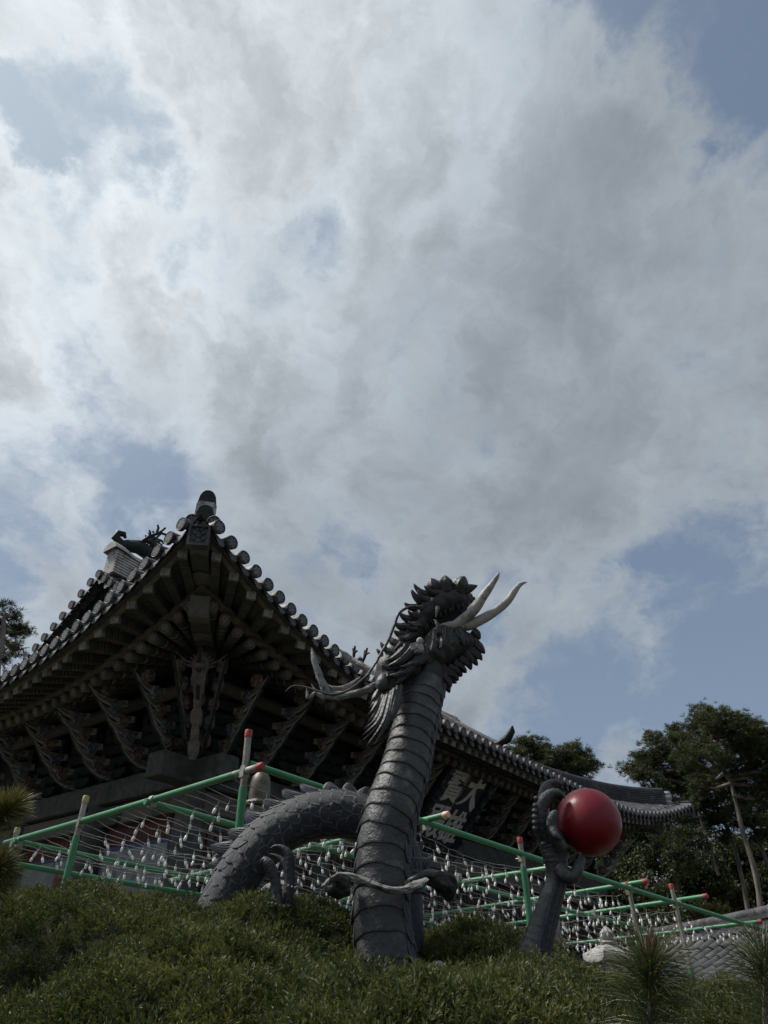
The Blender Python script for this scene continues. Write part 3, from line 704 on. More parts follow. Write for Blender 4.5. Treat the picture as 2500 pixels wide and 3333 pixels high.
TRUNK2 = [(11.675, 33, 3.25, 0.0907), (11.777, 33, 4.293, 0.0864), (11.751, 33, 5.126, 0.0815), (11.745, 33, 5.845, 0.0763), (11.911, 33, 7.145, 0.0651), (12.117, 33, 8.405, 0.0599), (12.236, 33, 9.59, 0.034)]
TRUNK3 = [(6.815, 38, 4.867, 0.0994), (7.225, 38, 8.227, 0.0899), (7.414, 38, 10.43, 0.0698), (7.506, 38, 11.668, 0.0395)]
TRUNK4 = [(8.944, 38, 4.867, 0.0994), (9.324, 38, 8.227, 0.0899), (9.541, 38, 10.128, 0.0695), (9.626, 38, 11.354, 0.0393)]
TRUNK5 = [(-8.688, 17, 3.367, 0.199), (-9.163, 17, 5.362, 0.1705), (-9.469, 17, 6.857, 0.1342), (-9.568, 17, 7.828, 0.0845), (-9.689, 17, 8.509, 0.0392)]
TRUNK6 = [(16.004, 33, 3.357, 0.097), (15.735, 33, 4.899, 0.0812), (15.513, 33, 6.535, 0.0708), (15.206, 33, 7.768, 0.0592), (15.211, 33, 8.277, 0.0465)]
TRUNK7 = [(14.804, 34, 3.022, 0.0991), (14.843, 34, 3.47, 0.0937), (14.947, 34, 5.412, 0.0842), (14.853, 34, 6.721, 0.0729), (14.715, 34, 7.058, 0.0667), (14.581, 34, 8.004, 0.0407)]
TRUNK8 = [(13.171, 32, 4.64, 0.0604), (13.053, 32, 5.668, 0.0555), (12.978, 32, 6.572, 0.0502), (12.908, 32, 7.168, 0.0444), (12.638, 32, 7.533, 0.0255)]
TRUNKA = [(11.289, 34, 3.68, 0.0753), (11.233, 34, 4.618, 0.0702), (11.137, 34, 5.211, 0.0645), (11.094, 34, 6.095, 0.059), (11.076, 34, 6.734, 0.0332)]
TRUNKB = [(14.95, 36, 3.43, 0.0659), (14.864, 36, 4.156, 0.06), (14.732, 36, 4.89, 0.0541), (14.776, 36, 5.592, 0.0342)]
TRUNKC = [(16.262, 38, 4.113, 0.0701), (16.319, 38, 4.944, 0.064), (16.081, 38, 6.261, 0.0581), (16.017, 38, 6.975, 0.0367)]
PS_R = [(0.466, 1.5, 0.091), (0.458, 1.5, 0.055), (0.443, 1.5, -0.007), (0.427, 1.5, -0.075)]
PS_R2 = [(0.643, 1.45, 0.088), (0.636, 1.45, 0.066), (0.615, 1.45, -0.007), (0.601, 1.45, -0.073)]
PS_L = [(-1.456, 3.0, 0.661), (-1.51, 3.0, 0.594), (-1.622, 3.0, 0.508), (-1.692, 3.0, 0.384), (-1.667, 3.0, 0.191), (-1.581, 3.0, -0.07)]
PS_L2 = [(-1.481, 3.1, 0.471), (-1.506, 3.1, 0.397), (-1.554, 3.1, 0.295), (-1.54, 3.1, 0.15), (-1.477, 3.1, -0.072)]
MISC_LANTERN = [(2.761, 10.5, 0.638, 0.246), (2.803, 10.5, 0.883, 0.0763)]
MISC_ROCK = [(0.203, 3.9, 0.243, 0.0838), (-0.678, 4.25, 0.502, 0.1183), (0.52, 4.9, 0.467, 0.0538)]
MISC_BELL = [(-1.296, 8.0, 1.853, 0.129), (-1.27, 8.0, 1.584, 0.1264)]
MISC_POST = [(1.837, 9, 0.858, 0.0263), (1.804, 9, 0.602, 0.0259)]
# ================================================================== ground
def ground_h(x, y):
    h = -1.6 + 1.45 * np.clip((y - 1.2) / 2.2, 0, 1) ** 1.5          # planted bank in front of the camera
    h = h + 0.25 * np.clip((y - 6) / 6, 0, 1)
    hill = np.clip((y - 21) / 26, 0, 1) * np.clip((x + 2) / 12, 0, 1)  # wooded slope behind the hall
    h = h + 4.6 * hill ** 1.1
    h = h + 15.0 * np.clip((-4 - y) / 26, 0, 1) ** 1.2 * np.clip((60 + y) / 20, 0.25, 1)        # unseen hill added behind the camera to block low sky light
    return h


gx = np.concatenate([np.linspace(-900, -40, 14), np.linspace(-36, 44, 90), np.linspace(50, 900, 14)])
gy = np.concatenate([np.linspace(-900, -8, 12), np.linspace(-6, 64, 110), np.linspace(70, 1500, 16)])
P = [[(x, y, float(ground_h(np.array(x), np.array(y)))) for x in gx] for y in gy]
m = MB()
m.grid(P)
gr = m.build('ground', 'earth', smooth=True)
gr['kind'] = 'structure'

# ================================================================== temple hall
AX, AY = -2.63, 8.74                     # plan position of the near eave corner
HX, HY = Vector((0.602, 0.799, 0)), Vector((-0.799, 0.602, 0))
HROT = math.atan2(0.799, 0.602)
LEN, DEP = 21.8, 13.4
Z0, RISE = 4.80, 1.17
GL, GR_ = 2.95, 4.4                       # gable set-backs
HALL = thing('temple_hall', 'large Korean temple hall with dark tiled hip-and-gable roof and carved eaves behind the dragon', 'temple', (AX, AY, 0), HROT)


def k_end(s, n):
    d = min(s, n - s)
    return max(0.0, 1 - d / 6.5) ** 2


def rise(s, n):
    return RISE * k_end(s, n)


def inset(s, n):
    return 0.45 * (1 - k_end(s, n))


def E(side, s, t, dz=0.0, fade=None):
    """point t inside the eave edge at position s; dz measured from the eave edge"""
    n = LEN if side == 'F' else DEP
    r = rise(s, n)
    if fade:
        r *= max(0.0, 1 - t / fade)
    q = inset(s, n) + t
    return Vector((s, q, Z0 + r + dz)) if side == 'F' else Vector((q, s, Z0 + r + dz))


def prof(t):
    return 0.38 * t + 0.030 * t * t


def roof_pt(side, s, t, dz=0.0):
    n = LEN if side == 'F' else DEP
    p = E(side, s, t)
    p.z = Z0 + prof(max(t, 0.0)) + rise(s, n) * max(0.0, 1 - max(t, 0) / 7) ** 1.3 + dz
    return p


def tmax(side, s):
    """how far the tile line runs inwards before it meets hip, gable or ridge"""
    n = LEN if side == 'F' else DEP
    ins = inset(s, n)
    if side == 'F':
        if s < GL:
            return s - ins
        if s > LEN - GR_:
            return LEN - s - ins
        return DEP / 2 - ins
    if s < GL:
        return s - ins
    if s > DEP - GL:
        return DEP - s - ins
    return GL - ins


# roof sheet: front, left, then the two sides away from the camera
rm = MB()
for side, n in (('F', LEN), ('L', DEP)):
    ss = [n * i / 90 for i in range(91)]
    rm.grid([[roof_pt(side, s, max(0.0, tmax(side, s)) * j / 8, 0.0) for j in range(9)] for s in ss])
ss = [LEN * i / 60 for i in range(61)]


def back(p):
    return Vector((p.x, DEP - p.y, p.z))


def right(p):
    return Vector((LEN - p.x, p.y, p.z))


rm.grid([[back(roof_pt('F', s, max(0.0, tmax('F', s)) * j / 8, -0.002)) for j in range(9)] for s in ss])
ss = [DEP * i / 50 for i in range(51)]
rm.grid([[right(roof_pt('L', s, max(0.0, min(s, DEP - s, GR_) - inset(s, DEP)) * j / 8, -0.002)) for j in range(9)] for s in ss])
ROOF = rm.build('roof', 'tile', HALL, angle=60)

# rows of half-round cover tiles
PITCH = 0.30


def tile_line(side, s):
    mb = MB()
    tm = tmax(side, s)
    if tm < 0.25:
        return None
    k = max(1, int(round(tm / 0.33)))
    rings = []
    for i in range(k):
        for f, r in ((0.0, 0.101), (0.93, 0.092)):
            t = -0.10 + (tm + 0.10) * (i + f) / k
            rings.append((t, r))
    P = []
    along = Vector((1, 0, 0)) if side == 'F' else Vector((0, 1, 0))
    for t, r in rings:
        c = roof_pt(side, s, t, 0.012)
        row = []
        for a in range(7):
            an = math.pi * a / 6
            row.append(c + along * (math.cos(an) * r) + Vector((0, 0, math.sin(an) * r * 1.05)))
        P.append(row)
    mb.grid(P)
    return mb


def disc_mesh(name, r, th, mats, n=18):
    """round tile end, face looking along local -X, UV disc on the face"""
    me = bpy.data.meshes.new(name)
    bm = bmesh.new()
    uv = bm.loops.layers.uv.new('UVMap')
    rings = []
    for x, rr in ((th, r * 0.97), (0.0, r), (-0.008, r * 0.93), (-0.004, r * 0.86)):
        rings.append([bm.verts.new((x, rr * math.cos(2 * math.pi * k / n), rr * math.sin(2 * math.pi * k / n))) for k in range(n)])
    for q in range(3):
        for k in range(n):
            f = bm.faces.new((rings[q][k], rings[q][(k + 1) % n], rings[q + 1][(k + 1) % n], rings[q + 1][k]))
            f.material_index = 0
    f = bm.faces.new(rings[3])
    f.material_index = 1
    for lp in f.loops:
        lp[uv].uv = (0.5 + 0.5 * lp.vert.co.y / r, 0.5 + 0.5 * lp.vert.co.z / r)
    b2 = bm.faces.new(list(reversed(rings[0])))
    bmesh.ops.recalc_face_normals(bm, faces=bm.faces)
    bm.to_mesh(me)
    bm.free()
    for mname in mats:
        me.materials.append(MATS[mname])
    return me


def drip_mesh(name, mats):
    me = bpy.data.meshes.new(name)
    bm = bmesh.new()
    uv = bm.loops.layers.uv.new('UVMap')
    n = 10
    tops, bots = [], []
    for i in range(n + 1):
        u = -1 + 2 * i / n
        tops.append((u * 0.148, -0.06 * (1 - u * u) + 0.0))
        bots.append((u * 0.148, -0.012 - 0.19 * (1 - abs(u) ** 1.6)))
    front = [(0.0, y, z) for y, z in tops] + [(-0.035 * min(1.0, -z / 0.18) * 1.6, y, z) for y, z in reversed(bots)]
    fv = [bm.verts.new(p) for p in front]
    bv = [bm.verts.new((p[0] + 0.022, p[1] * 0.98, p[2])) for p in front]
    f = bm.faces.new(fv)
    f.material_index = 1
    for lp in f.loops:
        lp[uv].uv = (0.5 + lp.vert.co.y / 0.31, 0.5 + (lp.vert.co.z + 0.115) / 0.22)
    bm.faces.new(list(reversed(bv)))
    k = len(fv)
    for i in range(k):
        bm.faces.new((fv[i], bv[i], bv[(i + 1) % k], fv[(i + 1) % k]))
    # the pan tile behind it
    a = [bm.verts.new((0.02, y, z + 0.004)) for y, z in tops]
    b = [bm.verts.new((0.36, y, z + 0.12)) for y, z in tops]
    for i in range(n):
        bm.faces.new((a[i], a[i + 1], b[i + 1], b[i]))
    bmesh.ops.recalc_face_normals(bm, faces=bm.faces)
    bm.to_mesh(me)
    bm.free()
    for mname in mats:
        me.materials.append(MATS[mname])
    return me


ROUND_END = disc_mesh('round_end_tile', 0.108, 0.05, ('tile', 'tile_end'))
DRIP = drip_mesh('drip_tile', ('tile', 'tile_end_dark'))
rnd = random.Random(5)
for side, n in (('F', LEN), ('L', DEP)):
    inward = Vector((0, 1, 0)) if side == 'F' else Vector((1, 0, 0))
    s = 0.30
    while s < n - 0.25:
        tl = tile_line(side, s)
        if tl:
            tl.build('tile_row', 'tile_row', ROOF, angle=50)
        d = (inward + Vector((0, 0, 0.02 + rnd.uniform(-.05, .05)))).normalized()
        put('round_end_tile', ROUND_END, ROOF, M=TM(roof_pt(side, s, -0.13, 0.012), frame(d, (0, 0, 1)) @ Matrix.Rotation(rnd.uniform(-.15, .15), 3, 'X')))
        s2 = s + PITCH / 2
        if s2 < n - 0.3:
            d = (inward + Vector((0, 0, 0.12 + rnd.uniform(-.05, .05)))).normalized()
            put('drip_tile', DRIP, ROOF, M=TM(roof_pt(side, s2, -0.03, 0.035), frame(d, (0, 0, 1))))
        s += PITCH

# swept boards that follow the eave


def sweep(side, t0, t1, d0, d1, s0, s1, name, mat, fade=None, k=70, parent=HALL):
    mb = MB()
    rows = []
    for i in range(k + 1):
        s = s0 + (s1 - s0) * i / k
        rows.append([E(side, s, t0, d0, fade), E(side, s, t1, d0, fade), E(side, s, t1, d1, fade), E(side, s, t0, d1, fade)])
    mb.grid(rows, close_u=True)
    mb.add(rows[0], [(0, 1, 2, 3)])
    mb.add(rows[-1], [(3, 2, 1, 0)])
    return mb.build(name, mat, parent, angle=35)


for side, n in (('F', LEN), ('L', DEP)):
    sweep(side, 0.02, 0.10, -0.095, -0.012, 0.10, n - 0.10, 'eave_board', 'wood_grey')
    sweep(side, 0.10, 0.17, -0.125, -0.085, 0.18, n - 0.18, 'eave_moulding', 'board_edge')
    sweep(side, 0.80, 0.93, -0.065, 0.025, 0.95, n - 0.95, 'rafter_board', 'board_edge', 9)
    # sheathing over the flying rafters and over the round rafters
    mb = MB()
    rows, rows2 = [], []
    for i in range(91):
        s = 0.12 + (n - 0.24) * i / 90
        lim = max(0.06, min(s, n - s) - inset(s, n))
        ta = min(1.15, lim)
        rows.append([E(side, s, 0.06 + (ta - 0.06) * j / 4, -0.115 + 0.30 * (0.06 + (ta - 0.06) * j / 4), 9) for j in range(5)])
        if lim > 0.86:
            tb = min(3.4, lim)
            rows2.append([E(side, s, 0.84 + (tb - 0.84) * j / 6, -0.02 + 0.42 * ((tb - 0.84) * j / 6), 6.5) for j in range(7)])
    mb.grid(rows)
    mb.grid(rows2)
    mb.build('eave_sheathing', 'soffit', HALL, angle=60)

# rafters


def rafter_mesh():
    me = bpy.data.meshes.new('rafter')
    bm = bmesh.new()
    uv = bm.loops.layers.uv.new('UVMap')
    n = 14
    rings = []
    for x, r in ((0.0, 0.086), (0.012, 0.093), (0.5, 0.096), (2.7, 0.104)):
        rings.append([bm.verts.new((x, r * math.cos(2 * math.pi * k / n), r * math.sin(2 * math.pi * k / n))) for k in range(n)])
    for q in range(3):
        for k in range(n):
            f = bm.faces.new((rings[q][k], rings[q][(k + 1) % n], rings[q + 1][(k + 1) % n], rings[q + 1][k]))
            f.smooth = True
    f = bm.faces.new(rings[0])
    f.material_index = 1
    for lp in f.loops:
        lp[uv].uv = (0.5 + 0.5 * lp.vert.co.y / 0.092, 0.5 + 0.5 * lp.vert.co.z / 0.092)
    bm.faces.new(list(reversed(rings[-1])))
    bmesh.ops.recalc_face_normals(bm, faces=bm.faces)
    bm.to_mesh(me)
    bm.free()
    me.materials.append(MATS['rafter_paint'])
    me.materials.append(MATS['rafter_end'])
    return me


RAFTER = rafter_mesh()
mb = MB()
mb.box((0.575, 0, 0), (1.15, 0.135, 0.15))
FLY = mb.mesh('flying_rafter', 'flying_paint', smooth=False)
mb = MB()
mb.box((0.006, 0, 0), (0.024, 0.142, 0.157))
pmat('fly_end', (0.17, 0.165, 0.15), (0.29, 0.28, 0.255), 9, 0.8, 0.002, 40, c3=(0.10, 0.115, 0.10), s3=6, rand=0.3)
FLYCAP = mb.mesh('painted_end', 'fly_end', smooth=False)


def Zr(side, s, t):
    return E(side, s, t, -0.14 + 0.42 * (t - 0.95), 6.5)


def Zf(side, s, t):
    return E(side, s, t, -0.185 + 0.30 * t, 9)


def st_of(side, p):
    """(s, t) of a plan point"""
    n = LEN if side == 'F' else DEP
    s, q = (p.x, p.y) if side == 'F' else (p.y, p.x)
    return s, q - inset(s, n)


def place_rafters(side):
    n = LEN if side == 'F' else DEP
    lines = []
    nf = 7
    for i in range(nf):
        k = i / (nf - 0.4)
        se = 0.55 + 2.85 * k ** 1.02
        inn = (3.0 + 0.55 * k, 3.05 + 0.25 * k)
        lines.append((se, inn))
        lines.append((n - se, (n - inn[0], inn[1])))
    s = 3.62
    while s < n - 3.4:
        lines.append((s, (s, 3.3)))
        s += 0.30
    for se, (ia, ib) in lines:
        e = E(side, se, 0.13)
        e2 = Vector((se, e.y if side == 'F' else e.x, 0))
        inn = Vector((ia, ib, 0))
        d = (inn - e2).normalized()
        f_dir = d.y
        # flying rafter from the edge, round rafter from 0.82 m inside

        def loc(dist):
            q = e2 + d * dist
            return (q.x, q.y) if side == 'F' else (q.y, q.x)

        def P3(fn, dist):
            a, b = loc(dist)
            s_, t_ = st_of(side, Vector((a, b, 0)))
            return fn(side, s_, t_)
        p0, p1 = P3(Zf, 0.0), P3(Zf, 1.0)
        fo = put('flying_rafter', FLY, HALL, M=TM(p0, frame(p1 - p0, (0, 0, 1))))
        put('painted_end', FLYCAP, fo)
        r0 = 0.74 / max(0.45, f_dir)
        far = (inn - e2).length
        p0, p1 = P3(Zr, r0), P3(Zr, min(far, r0 + 1.6))
        put('rafter', RAFTER, HALL, M=TM(p0, frame(p1 - p0, (0, 0, 1))))


place_rafters('F')
place_rafters('L')

# hip rafters at the near and the far front corner
for cx, sg in ((0.0, 1), (LEN, -1)):
    def D(d, z):
        return Vector((cx + sg * d, d, z))
    L1 = (D(3.4, 5.62) - D(0.95, 5.16)).length
    mb = MB()
    prof_h = [(0, -0.10), (0.05, -0.16), (0.22, -0.19), (0.30, -0.15), (0.42, -0.16), (0.6, -0.19), (L1, -0.19), (L1, 0.17), (0.0, 0.17)]
    mb.slab(prof_h, 0.30)
    put('hip_rafter', mb.mesh('hip_rafter', 'hip_paint', smooth=False), HALL, M=TM(D(0.95, 5.18), frame(D(3.4, 5.62) - D(0.95, 5.18), (0, 0, 1))))
    L2 = (D(2.3, 5.78) - D(0.16, 5.72)).length
    mb = MB()
    mb.slab([(0, -0.12), (L2 * 0.35, -0.15), (L2, -0.15), (L2, 0.13), (0, 0.13)], 0.26)
    up = put('upper_hip_rafter', mb.mesh('upper_hip_rafter', 'hip_paint', smooth=False), HALL, M=TM(D(0.16, 5.70), frame(D(2.3, 5.70) - D(0.16, 5.70), (0, 0, 1))))
    # grotesque-mask tile that caps the timber's end
    mb = MB()
    mb.box((-0.03, 0, 0.0), (0.08, 0.31, 0.36))
    for yy in (-0.135, 0.135):
        mb.box((-0.085, yy, 0.0), (0.04, 0.035, 0.35))
    for zz_ in (-0.155, 0.155):
        mb.box((-0.087, 0, zz_), (0.044, 0.232, 0.035))
    MR = Matrix.Rotation(RAD(-90), 3, 'Y')
    for yy, zz_, rr_ in ((-0.055, 0.045, 0.038), (0.055, 0.045, 0.038), (0.0, -0.01, 0.045), (-0.06, -0.06, 0.03), (0.06, -0.06, 0.03), (0.0, -0.085, 0.05), (-0.03, 0.10, 0.03), (0.03, 0.10, 0.03)):
        mb.lathe([(0.002, -0.02), (rr_ * 0.8, -0.01), (rr_, 0.0), (rr_ * 0.7, 0.016), (0.002, 0.022)], 10, (-0.075, yy, zz_), M=MR)
    mb.build('mask_tile', 'tile', up)

# hip ridges, descending ridges and the main ridge: stacked courses of flat tiles under a round cap


def ridge(path, width, height, name, mat='tile', layers=7, cap_r=0.09, parent=HALL, ends=True):
    pts = [Vector(p) for p in path]
    mb = MB()
    prof = []
    for i in range(layers):
        z = height * i / layers
        dz = height / layers
        w = width / 2 * (1 if i < layers - 1 else 0.9)
        prof += [(w, z + dz * 0.08), (w, z + dz * 0.70), (w * 0.80, z + dz * 0.74), (w * 0.80, z + dz * 0.99)]
    full = [(w, z) for w, z in prof] + [(-w, z) for w, z in reversed(prof)]
    rows = []
    for i, p in enumerate(pts):
        t = pts[min(i + 1, len(pts) - 1)] - pts[max(i - 1, 0)]
        sx = Vector((t.y, -t.x, 0)).normalized()
        rows.append([p + sx * w + Vector((0, 0, z)) for w, z in full])
    mb.grid(rows, close_u=True)
    k = len(full)
    mb.add(rows[0], [tuple(range(k))])
    mb.add(rows[-1], [tuple(range(k - 1, -1, -1))])
    mb.tube([p + Vector((0, 0, height + cap_r * 0.25)) for p in pts], cap_r, 10)
    return mb.build(name, mat, parent, angle=30)


def hip_line(corner, d0, d1, k=14, dz=0.03):
    out = []
    for i in range(k + 1):
        d = d0 + (d1 - d0) * i / k
        p = roof_pt('F', d, d - inset(d, LEN), dz)
        if corner == 'B':
            p = right(p)
        out.append(p)
    return out


ridge(hip_line('A', 0.42, GL + 0.3), 0.26, 0.34, 'hip_ridge', layers=6)
hb = hip_line('B', 0.75, GR_)
ridge(hb, 0.28, 0.46, 'hip_ridge', layers=8)
ridge(hip_line('B', 0.12, 0.80, 4, 0.0), 0.20, 0.06, 'hip_ridge_toe', layers=1, cap_r=0.07)
ze = GR_ + 1.0
dl = [roof_pt('F', LEN - ze, (DEP / 2 - 0.45) * f + 3.75 * (1 - f), 0.22) for f in [i / 8 for i in range(9)]]
ridge(dl, 0.30, 0.50, 'descending_ridge', 'tile_row', layers=5)
dl2 = [roof_pt('F', GL + 0.7, (DEP / 2 - 0.45) * f + 3.3 * (1 - f), 0.02) for f in [i / 8 for i in range(9)]]
ridge(dl2, 0.28, 0.40, 'descending_ridge', 'tile', layers=5)
zr = roof_pt('F', LEN / 2, DEP / 2 - 0.45).z
main = [Vector((GL - 0.32 + (LEN - GR_ - GL + 0.6) * i / 16, DEP / 2, zr - 0.02 + 0.16 * abs(i / 8 - 1) ** 2.2)) for i in range(17)]
ridge(main, 0.42, 0.62, 'main_ridge', 'plaster', layers=9, cap_r=0.12)
mb = MB()
zt = main[0].z + 0.62
mb.grid([[Vector((GL - 0.42 + 2.2 * i / 8, DEP / 2 + 0.25 * math.cos(a) * (1 + 0.1 * math.sin(i * 2)), zt - i * 0.04 + (0.13 + 0.07 * math.cos(i * .4)) * math.sin(a))) for a in [math.pi * q / 8 for q in range(9)]] for i in range(9)])
mb.add([Vector((GL - 0.42, DEP / 2 + 0.25 * math.cos(a), zt + 0.20 * math.sin(a))) for a in [math.pi * q / 8 for q in range(9)]], [tuple(range(9))])
mb.build('ridge_plaster', 'plaster', HALL)

# plaster end and up-curved tile where the ridges stop
mb = MB()
e = dl[0]
mb.box(e + Vector((0, -0.10, 0.20)), (0.34, 0.14, 0.34))
mb.lathe([(0.02, 0), (0.17, 0.02), (0.20, 0.10), (0.15, 0.2), (0.02, 0.24)], 12, e + Vector((0, -0.18, 0.10)))
mb.lathe([(0.02, 0), (0.15, 0.02), (0.17, 0.08), (0.1, 0.16), (0.02, 0.18)], 12, e + Vector((0, -0.16, 0.36)))
mb.build('ridge_end', 'granite_grey', HALL)
mb = MB()
mb.tube([e + Vector((0, 0.5, 0.60)), e + Vector((0, 0.1, 0.60)), e + Vector((0, -0.22, 0.72)), e + Vector((0, -0.40, 0.95)), e + Vector((0, -0.44, 1.10))], [0.11, 0.13, 0.15, 0.12, 0.03], 10)
mb.build('curled_end_tile', 'ridge_green', HALL)
mb = MB()
e = hb[0]
for q, (r, z) in enumerate(((0.15, 0.05), (0.17, 0.19), (0.15, 0.33))):
    mb.lathe([(0.02, -r * 0.6), (r * 0.8, -r * 0.45), (r, 0), (r * 0.8, r * 0.45), (0.02, r * 0.6)], 12, e + Vector((0.08, -0.10, z + 0.05)))
mb.build('ridge_end', 'plaster', HALL)

# arched cap tile on the near corner
cp = roof_pt('F', 0.36, 0.30, 0.0)
diag = Vector((1, 1, 0)).normalized()
Mc = frame(diag, (0, 0, 1))
mb = MB()
base = cp + Vector((-0.10, -0.10, 0.14))


def arch_prof(w, h, n=10):
    pts = [(-w, 0.0), (-w, h * 0.45)]
    for i in range(n + 1):
        u = -1 + 2 * i / n
        pts.append((u * w, h * 0.45 + h * 0.55 * (1 - abs(u) ** 2.4) ** 0.55))
    pts.append((w, h * 0.45))
    pts.append((w, 0.0))
    return pts


capd = Vector((0.60, 0.80, 0))
Mc = frame(capd, (0, 0, 1))
Ms = Mc @ Matrix.Rotation(RAD(90), 3, 'Z')
caps = MB()
caps.slab([(x, z + 0.20) for x, z in arch_prof(0.15, 0.54)], 0.20, TM(base + capd * 0.28, Ms))
caps.slab([(x, z) for x, z in arch_prof(0.128, 0.28)], 0.10, TM(base + capd * 0.08 + Vector((0, 0, 0.08)), Ms))
caps.build('corner_cap_tile', 'ridge_green', HALL, angle=30)
caps = MB()
caps.slab([(-0.158, 0), (0.158, 0), (0.152, 0.36), (0.11, 0.42), (-0.11, 0.42), (-0.152, 0.36)], 0.13, TM(base + capd * 0.18 + Vector((0, 0, 0.06)), Ms))
caps.build('corner_plaster', 'plaster', HALL, angle=30)
for dy, dv in ((-0.13, 1), (0.13, -1)):
    side_v = Vector((1, -1, 0)).normalized()
    put('round_end_tile', ROUND_END, ROOF, M=TM(cp - diag * 0.26 + side_v * dy * 1.15 + Vector((0, 0, 0.10)), frame(diag + Vector((0, 0, 0.25)) + side_v * (-0.35 * dv), (0, 0, 1))))
put('drip_tile', DRIP, ROOF, M=TM(cp - diag * 0.27 + Vector((0, 0, 0.10)), frame(diag + Vector((0, 0, 0.2)), (0, 0, 1)), 1.15))

# gable: verge tiles, barge board, boarded wall
mb = MB()
GA = GL + 0.10
tri = [Vector((GA, b, roof_pt('F', 9, min(b, DEP - b) - 0.45, -0.05).z)) for b in [2.9 + (DEP - 5.8) * i / 24 for i in range(25)]]
mb.add(tri + [Vector((GA, DEP - 2.9, 5.6)), Vector((GA, 2.9, 5.6))], [tuple(range(27))])
GAB = mb.build('gable_wall', 'wall_dark', HALL, smooth=False)
for i, b in enumerate([3.6 + 0.42 * k for k in range(15)]):
    zt_ = roof_pt('F', 9, min(b, DEP - b) - 0.45, -0.3).z
    mb = MB()
    mb.box((GA - 0.03, b, (zt_ + 5.6) / 2), (0.03, 0.40, zt_ - 5.6))
    mb.build('gable_plank', 'wood_red', GAB, smooth=False)
barge = MB()
for i in range(24):
    b0, b1 = 2.9 + (DEP - 5.8) * i / 24, 2.9 + (DEP - 5.8) * (i + 1) / 24
    z0_, z1_ = [roof_pt('F', 9, min(b, DEP - b) - 0.45, -0.2).z for b in (b0, b1)]
    barge.beam((GL - 0.22, b0, z0_), (GL - 0.22, b1, z1_), 0.07, 0.34)
barge.build('barge_board', 'ridge_green', HALL, smooth=False)
vs = MB()
vs.grid([[Vector((a, b, roof_pt('F', 9, min(b, DEP - b) - 0.45, 0.02).z)) for a in (GL - 0.45, GL + 0.3)] for b in [2.9 + (DEP - 5.8) * i / 40 for i in range(41)]])
vs.build('verge_sheet', 'tile', HALL)
stub = MB()
stub.tube([(0.0, 0, 0), (0.7, 0, 0)], 0.088, 12)
STUB = stub.mesh('verge_tile', 'tile')
b = 3.0
while b < DEP - 2.9:
    z = roof_pt('F', 9, min(b, DEP - b) - 0.45, 0.05).z
    vt = put('verge_tile', STUB, HALL, M=TM((GL - 0.55, b, z), frame((1, 0, 0.1), (0, 0, 1))))
    put('round_end_tile', ROUND_END, vt, M=Matrix.Translation((-0.03, 0, 0)))
    if b + 0.14 < DEP - 2.9:
        z2 = roof_pt('F', 9, min(b + 0.14, DEP - b - 0.14) - 0.45, 0.045).z
        put('drip_tile', DRIP, ROOF, M=TM((GL - 0.53, b + 0.14, z2), frame((1, 0, 0.1), (0, 0, 1))))
    b += 0.28


def ridge_beast(p, Mr, s, name='ridge_beast'):
    """roof-end dragon head: snout, curled mane spikes and branching antlers, profile along local X"""
    o = MB()
    o.tube([(-0.55, 0, 0.10), (-0.30, 0, 0.16), (0.0, 0, 0.20), (0.35, 0, 0.12), (0.6, 0, -0.05)], [0.08, 0.15, 0.20, 0.19, 0.10], 14, flat=0.8, mod=lambda i, k, a: 1 + 0.18 * math.sin(a * 5 + i * 2.0))
    o.tube([(-0.45, 0, 0.18), (-0.62, 0, 0.30), (-0.58, 0, 0.44), (-0.42, 0, 0.46), (-0.36, 0, 0.36)], [0.10, 0.11, 0.10, 0.08, 0.03], 10)
    o.tube([(-0.3, 0, -0.02), (-0.55, 0, -0.10), (-0.72, 0, -0.05)], [0.13, 0.09, 0.03], 10)
    for i in range(7):
        a = 1.25 - i * 0.27
        x0, z0 = 0.12 + 0.40 * math.cos(a), 0.14 + 0.32 * math.sin(a)
        o.tube([(x0, 0, z0), (x0 + 0.16 * math.cos(a), 0, z0 + 0.16 * math.sin(a) + 0.02), (x0 + 0.24 * math.cos(a + .6), 0, z0 + 0.24 * math.sin(a + .6) + 0.06)], [0.10, 0.06, 0.008], 8)
    for yy in (-0.07, 0.07):
        o.tube([(0.05, yy, 0.35), (0.22, yy * 2, 0.56), (0.42, yy * 2.5, 0.70), (0.56, yy * 2.8, 0.92)], [0.055, 0.045, 0.04, 0.03], 8)
        o.tube([(0.36, yy * 2.4, 0.66), (0.38, yy * 2.6, 0.86), (0.34, yy * 2.7, 0.94)], [0.04, 0.034, 0.026], 8)
        o.tube([(0.44, yy * 2.5, 0.73), (0.62, yy * 2.6, 0.72), (0.72, yy * 2.7, 0.66)], [0.035, 0.034, 0.026], 8)
        o.tube([(0.2, yy * 2, 0.53), (0.2, yy * 2.2, 0.66), (0.16, yy * 2.2, 0.72)], [0.04, 0.032, 0.022], 8)
    ob = put(name, o.mesh(name, 'ridge_green'), HALL, M=TM(p, Mr, s))
    return ob


ridge_beast((GL + 0.30, DEP / 2, zt + 0.22), frame((1, -0.35, 0), (0, 0, 1)), 0.92)
ridge_beast(dl2[0] + Vector((0.0, -0.1, 0.55)), frame((0, -1, 0.2), (0, 0, 1)), 0.55)
ridge_beast(Vector((7.6, DEP / 2 - 3.4, roof_pt('F', 7.6, 2.7).z + 0.55)), frame((-0.6, -1, 0.1), (0, 0, 1)), 0.8)

